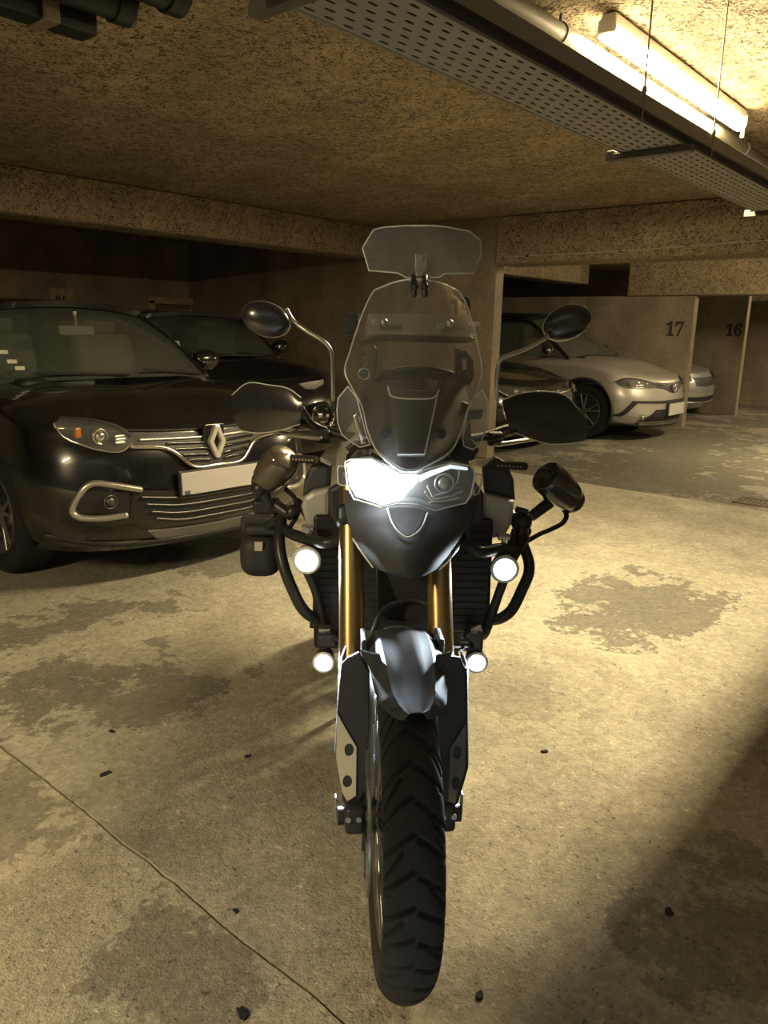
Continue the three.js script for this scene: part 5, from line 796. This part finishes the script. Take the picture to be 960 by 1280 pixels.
{ // bullet loudspeakers on the crash bars
  const pod = (a, b, r0, r1) => { a = V(a); b = V(b); const L = b.clone().sub(a).length(), pts = [[0.001, 0], [r0 * 0.80, 0], [r0 * 0.90, L * 0.03], [r0 * 0.96, L * 0.12], [r0, L * 0.28], [r0 * 0.97, L * 0.5], [lerp(r0, r1, 0.45), L * 0.74], [r1 * 1.04, L * 0.86], [r1 * 0.98, L * 0.88], [r1 * 1.06, L * 0.91], [r1 * 0.98, L * 0.97], [r1 * 0.8, L], [0.001, L]].map((p) => new THREE.Vector2(...p)); const g = new THREE.LatheGeometry(pts, 36); g.applyMatrix4(new THREE.Matrix4().makeRotationFromQuaternion(new THREE.Quaternion().setFromUnitVectors(new THREE.Vector3(0, 1, 0), b.sub(a).normalize())).setPosition(a)); return g; };
  const shine = phys({ color: lin(0.030, 0.030, 0.032), roughness: 0.14, clearcoat: 1, clearcoatRoughness: 0.02 });
  const r = part('loudspeaker', pod([0.358, 0.992, -0.490], [0.456, 0.907, -0.540], 0.0475, 0.032), shine, bike);
  part('speaker_clamp', [cyl([0.410, 0.934, -0.530], [0.332, 0.880, -0.500], 0.017, 0.014, 14), ball(0.028, [0.306, 0.869, -0.490]), cyl([0.306, 0.869, -0.490], [0.302, 0.796, -0.460], 0.019, 0.016, 14), cyl([0.288, 0.905, -0.480], [0.319, 0.897, -0.480], 0.008)], steelBlack, r);
  part('speaker_cable', tube([[0.421, 0.898, -0.540], [0.431, 0.879, -0.530], [0.421, 0.861, -0.520], [0.391, 0.846, -0.510], [0.356, 0.833, -0.500], [0.326, 0.818, -0.490]], 0.0065, 8), rubber, r);
  const l = part('loudspeaker', pod([-0.303, 1.027, -0.490], [-0.375, 0.937, -0.540], 0.0475, 0.032), phys({ color: lin(0.085, 0.075, 0.055), roughness: 0.12, clearcoat: 1, clearcoatRoughness: 0.02 }), bike);
  part('speaker_clamp', [ball(0.022, [-0.373, 0.937, -0.510]), cyl([-0.366, 0.935, -0.510], [-0.346, 0.888, -0.510], 0.014, 0.014, 12), rbox(0.07, 0.04, 0.05, 0.012, [-0.361, 0.885, -0.540]), cyl([-0.333, 0.891, -0.520], [-0.289, 0.868, -0.500], 0.016, 0.014, 12), ball(0.02, [-0.287, 0.879, -0.500])], steelBlack, l);
  part('speaker_cable', tube([[-0.307, 0.932, -0.530], [-0.285, 0.913, -0.520], [-0.274, 0.879, -0.500], [-0.295, 0.836, -0.500]], 0.0065, 8), rubber, l);
  // black pouch hanging beside the engine on one side
  const pz = [-0.390, 0.729, -0.610], p = part('side_pouch', [rbox(0.115, 0.122, 0.09, 0.042, pz), rbox(0.10, 0.03, 0.07, 0.014, [pz[0] + 0.01, pz[1] + 0.075, pz[2]])], std({ color: lin(0.022, 0.023, 0.026), roughness: 0.6 }), bike);
  part('pouch_patch', rbox(0.022, 0.026, 0.003, 0.001, [-0.388, 0.766, -0.563]), stickerPale, p);
  part('pouch_strap', [rbox(0.09, 0.05, 0.05, 0.012, [-0.399, 0.814, -0.620]), tube([[-0.379, 0.799, -0.600], [-0.339, 0.842, -0.560], [-0.321, 0.869, -0.540]], 0.012, 8)], bikeBlack, p);
}
{ // tank, seat, tail and rear wheel behind
  const ell = (rx, ry, rz, at, rot = [0, 0, 0]) => { const g = new THREE.SphereGeometry(1, 32, 22); g.scale(rx, ry, rz); return xf(g, at, rot); };
  part('fuel_tank', ell(0.19, 0.16, 0.30, [0, 0.98, -0.72], [0.12, 0, 0]), paleGrey, bike);
  part('rider_seat', [rbox(0.26, 0.09, 0.42, 0.04, [0, 0.90, -1.16], [0.05, 0, 0])], rubber, bike);
  part('pillion_seat', [rbox(0.24, 0.09, 0.34, 0.04, [0, 0.97, -1.50], [0.05, 0, 0])], rubber, bike);
  part('tail', [rbox(0.20, 0.10, 0.62, 0.04, [0, 0.88, -1.55], [0.12, 0, 0])], bikeGrey, bike);
  part('luggage_rack', [tube([[-0.14, 1.0, -1.55], [-0.13, 1.01, -1.85], [0.13, 1.01, -1.85], [0.14, 1.0, -1.55]], 0.011, 8), rbox(0.24, 0.012, 0.20, 0.004, [0, 1.015, -1.76])], steelBlack, bike);
  const tyreP = []; for (let k = 0; k <= 14; k++) { const a = -1.5 + 3 * k / 14; tyreP.push([0.33 - 0.075 * (1 - Math.cos(a)), 0.075 * Math.sin(a)]); }
  const rt = new THREE.LatheGeometry([[0.225, -0.06], ...tyreP, [0.225, 0.06]].map((p) => new THREE.Vector2(...p)), 60); rt.rotateZ(-Math.PI / 2);
  const rw = part('rear_tyre', xf(rt, [0, 0.352, -1.56]), rubber, bike);
  part('rim', xf((() => { const g = new THREE.LatheGeometry([[0.228, -0.06], [0.22, 0], [0.228, 0.06], [0.20, 0.05], [0.20, -0.05], [0.228, -0.06]].map((p) => new THREE.Vector2(...p)), 48); g.rotateZ(-Math.PI / 2); return g; })(), [0, 0.352, -1.56]), darkAlloy, rw);
  part('hub', cyl([-0.09, 0.352, -1.56], [0.09, 0.352, -1.56], 0.07, 0.07, 24), steelBlack, rw);
  for (let k = 0; k < 10; k++) { const a = k / 10 * 2 * Math.PI; part('spoke', cyl([0, 0.352 + 0.06 * Math.sin(a), -1.56 + 0.06 * Math.cos(a)], [0, 0.352 + 0.21 * Math.sin(a), -1.56 + 0.21 * Math.cos(a)], 0.010, 0.008, 8), darkAlloy, rw); }
  part('swingarm', [tube([[0.10, 0.46, -1.0], [0.12, 0.42, -1.3], [0.11, 0.352, -1.56]], 0.035, 10), tube([[-0.10, 0.46, -1.0], [-0.12, 0.42, -1.3], [-0.11, 0.352, -1.56]], 0.035, 10)], steelBlack, bike);
  part('silencer', [cyl([-0.17, 0.46, -1.15], [-0.19, 0.60, -1.70], 0.05, 0.058, 24), cyl([-0.12, 0.30, -1.05], [-0.17, 0.46, -1.16], 0.03, 0.035, 16)], darkAlloy, bike);
  part('centre_stand', [tube([[-0.13, 0.36, -0.98], [-0.17, 0.12, -1.04], [-0.17, 0.012, -1.06]], 0.013, 8), tube([[0.13, 0.36, -0.98], [0.17, 0.12, -1.04], [0.17, 0.012, -1.06]], 0.013, 8), cyl([-0.155, 0.16, -1.03], [0.155, 0.16, -1.03], 0.011), rbox(0.05, 0.012, 0.07, 0.004, [-0.17, 0.006, -1.06]), rbox(0.05, 0.012, 0.07, 0.004, [0.17, 0.006, -1.06])], steelBlack, bike);
  for (const s of [-1, 1]) part('foot_peg', [cyl([s * 0.14, 0.36, -0.98], [s * 0.27, 0.37, -0.98], 0.012), rbox(0.08, 0.018, 0.04, 0.004, [s * 0.25, 0.378, -0.98])], steelBlack, bike);
  part('frame', [tube([[0.05, 1.0, -0.32], [0.14, 0.80, -0.55], [0.15, 0.55, -0.95], [0.10, 0.42, -1.0]], 0.018, 10), tube([[-0.05, 1.0, -0.32], [-0.14, 0.80, -0.55], [-0.15, 0.55, -0.95], [-0.10, 0.42, -1.0]], 0.018, 10), tube([[0.10, 0.82, -0.9], [0.09, 0.86, -1.5]], 0.014, 8), tube([[-0.10, 0.82, -0.9], [-0.09, 0.86, -1.5]], 0.014, 8)], steelBlack, bike);
}

// ---------- small things on the floor ----------
const leafMat = std({ color: lin(0.014, 0.013, 0.012), roughness: 0.8 });
reseed(404);
function litter(x, z, r, turn, label) {
  const pts = []; for (let k = 0; k < 11; k++) { const a = k / 11 * 2 * Math.PI, q = r * (0.55 + 0.6 * rnd()); pts.push(new THREE.Vector2(q * Math.cos(a), 0.6 * q * Math.sin(a))); }
  const g = new THREE.ExtrudeGeometry(new THREE.Shape(pts), { depth: 0.002, bevelEnabled: true, bevelSize: 0.001, bevelThickness: 0.001, bevelSegments: 1 });
  g.rotateX(-Math.PI / 2); const p = g.attributes.position; for (let i = 0; i < p.count; i++) p.setY(i, p.getY(i) + 0.001 + 0.0018 * Math.abs(Math.sin(p.getX(i) * 160)) * (p.getY(i) > 0.001 ? 1 : 0)); g.computeVertexNormals(); g.rotateY(turn); g.translate(x, 0.0005, z);
  tag(part('litter_scrap', g, leafMat, scene), label, 'litter');
}
litter(1.071, -1.991, 0.019, 0.0, 'dark scrap of litter beside the floor joint near the dark crossover');
litter(0.802, -1.018, 0.018, 1.3, 'dark crumpled scrap beside the floor joint nearest the tyre');
litter(2.098, -1.050, 0.013, 2.6, 'dark scrap on the floor beyond the front tyre');
litter(1.655, -0.471, 0.015, 3.9, 'dark scrap lying in the shadowed floor strip');
litter(1.220, -2.205, 0.011, 5.2, 'flat brown scrap on the pale floor near the dark crossover');
litter(1.156, -0.681, 0.013, 6.5, 'pale brown scrap near the front tyre contact');
litter(0.971, -1.245, 0.009, 7.8, 'crumb on the floor by the joint');
litter(1.427, -1.746, 0.010, 9.1, 'small dark scrap between floor joint and front tyre');
{ // drain cover let into the floor
  const t = thing('drain_cover', 'small rusty square drain cover in the floor', 'drain', [6.766, 0, -1.647]);
  part('frame', [rbox(0.30, 0.008, 0.03, 0.002, [0, 0.003, 0.135]), rbox(0.30, 0.008, 0.03, 0.002, [0, 0.003, -0.135]), rbox(0.03, 0.008, 0.30, 0.002, [0.135, 0.003, 0]), rbox(0.03, 0.008, 0.30, 0.002, [-0.135, 0.003, 0])], std({ color: lin(0.09, 0.06, 0.035), roughness: 0.8, metalness: 0.4 }), t);
  for (let k = 0; k < 6; k++) part('bar', rbox(0.24, 0.006, 0.02, 0.002, [0, 0.002, -0.095 + k * 0.038]), std({ color: lin(0.07, 0.05, 0.03), roughness: 0.8, metalness: 0.4 }), t);
}

renderer.render(scene, camera);
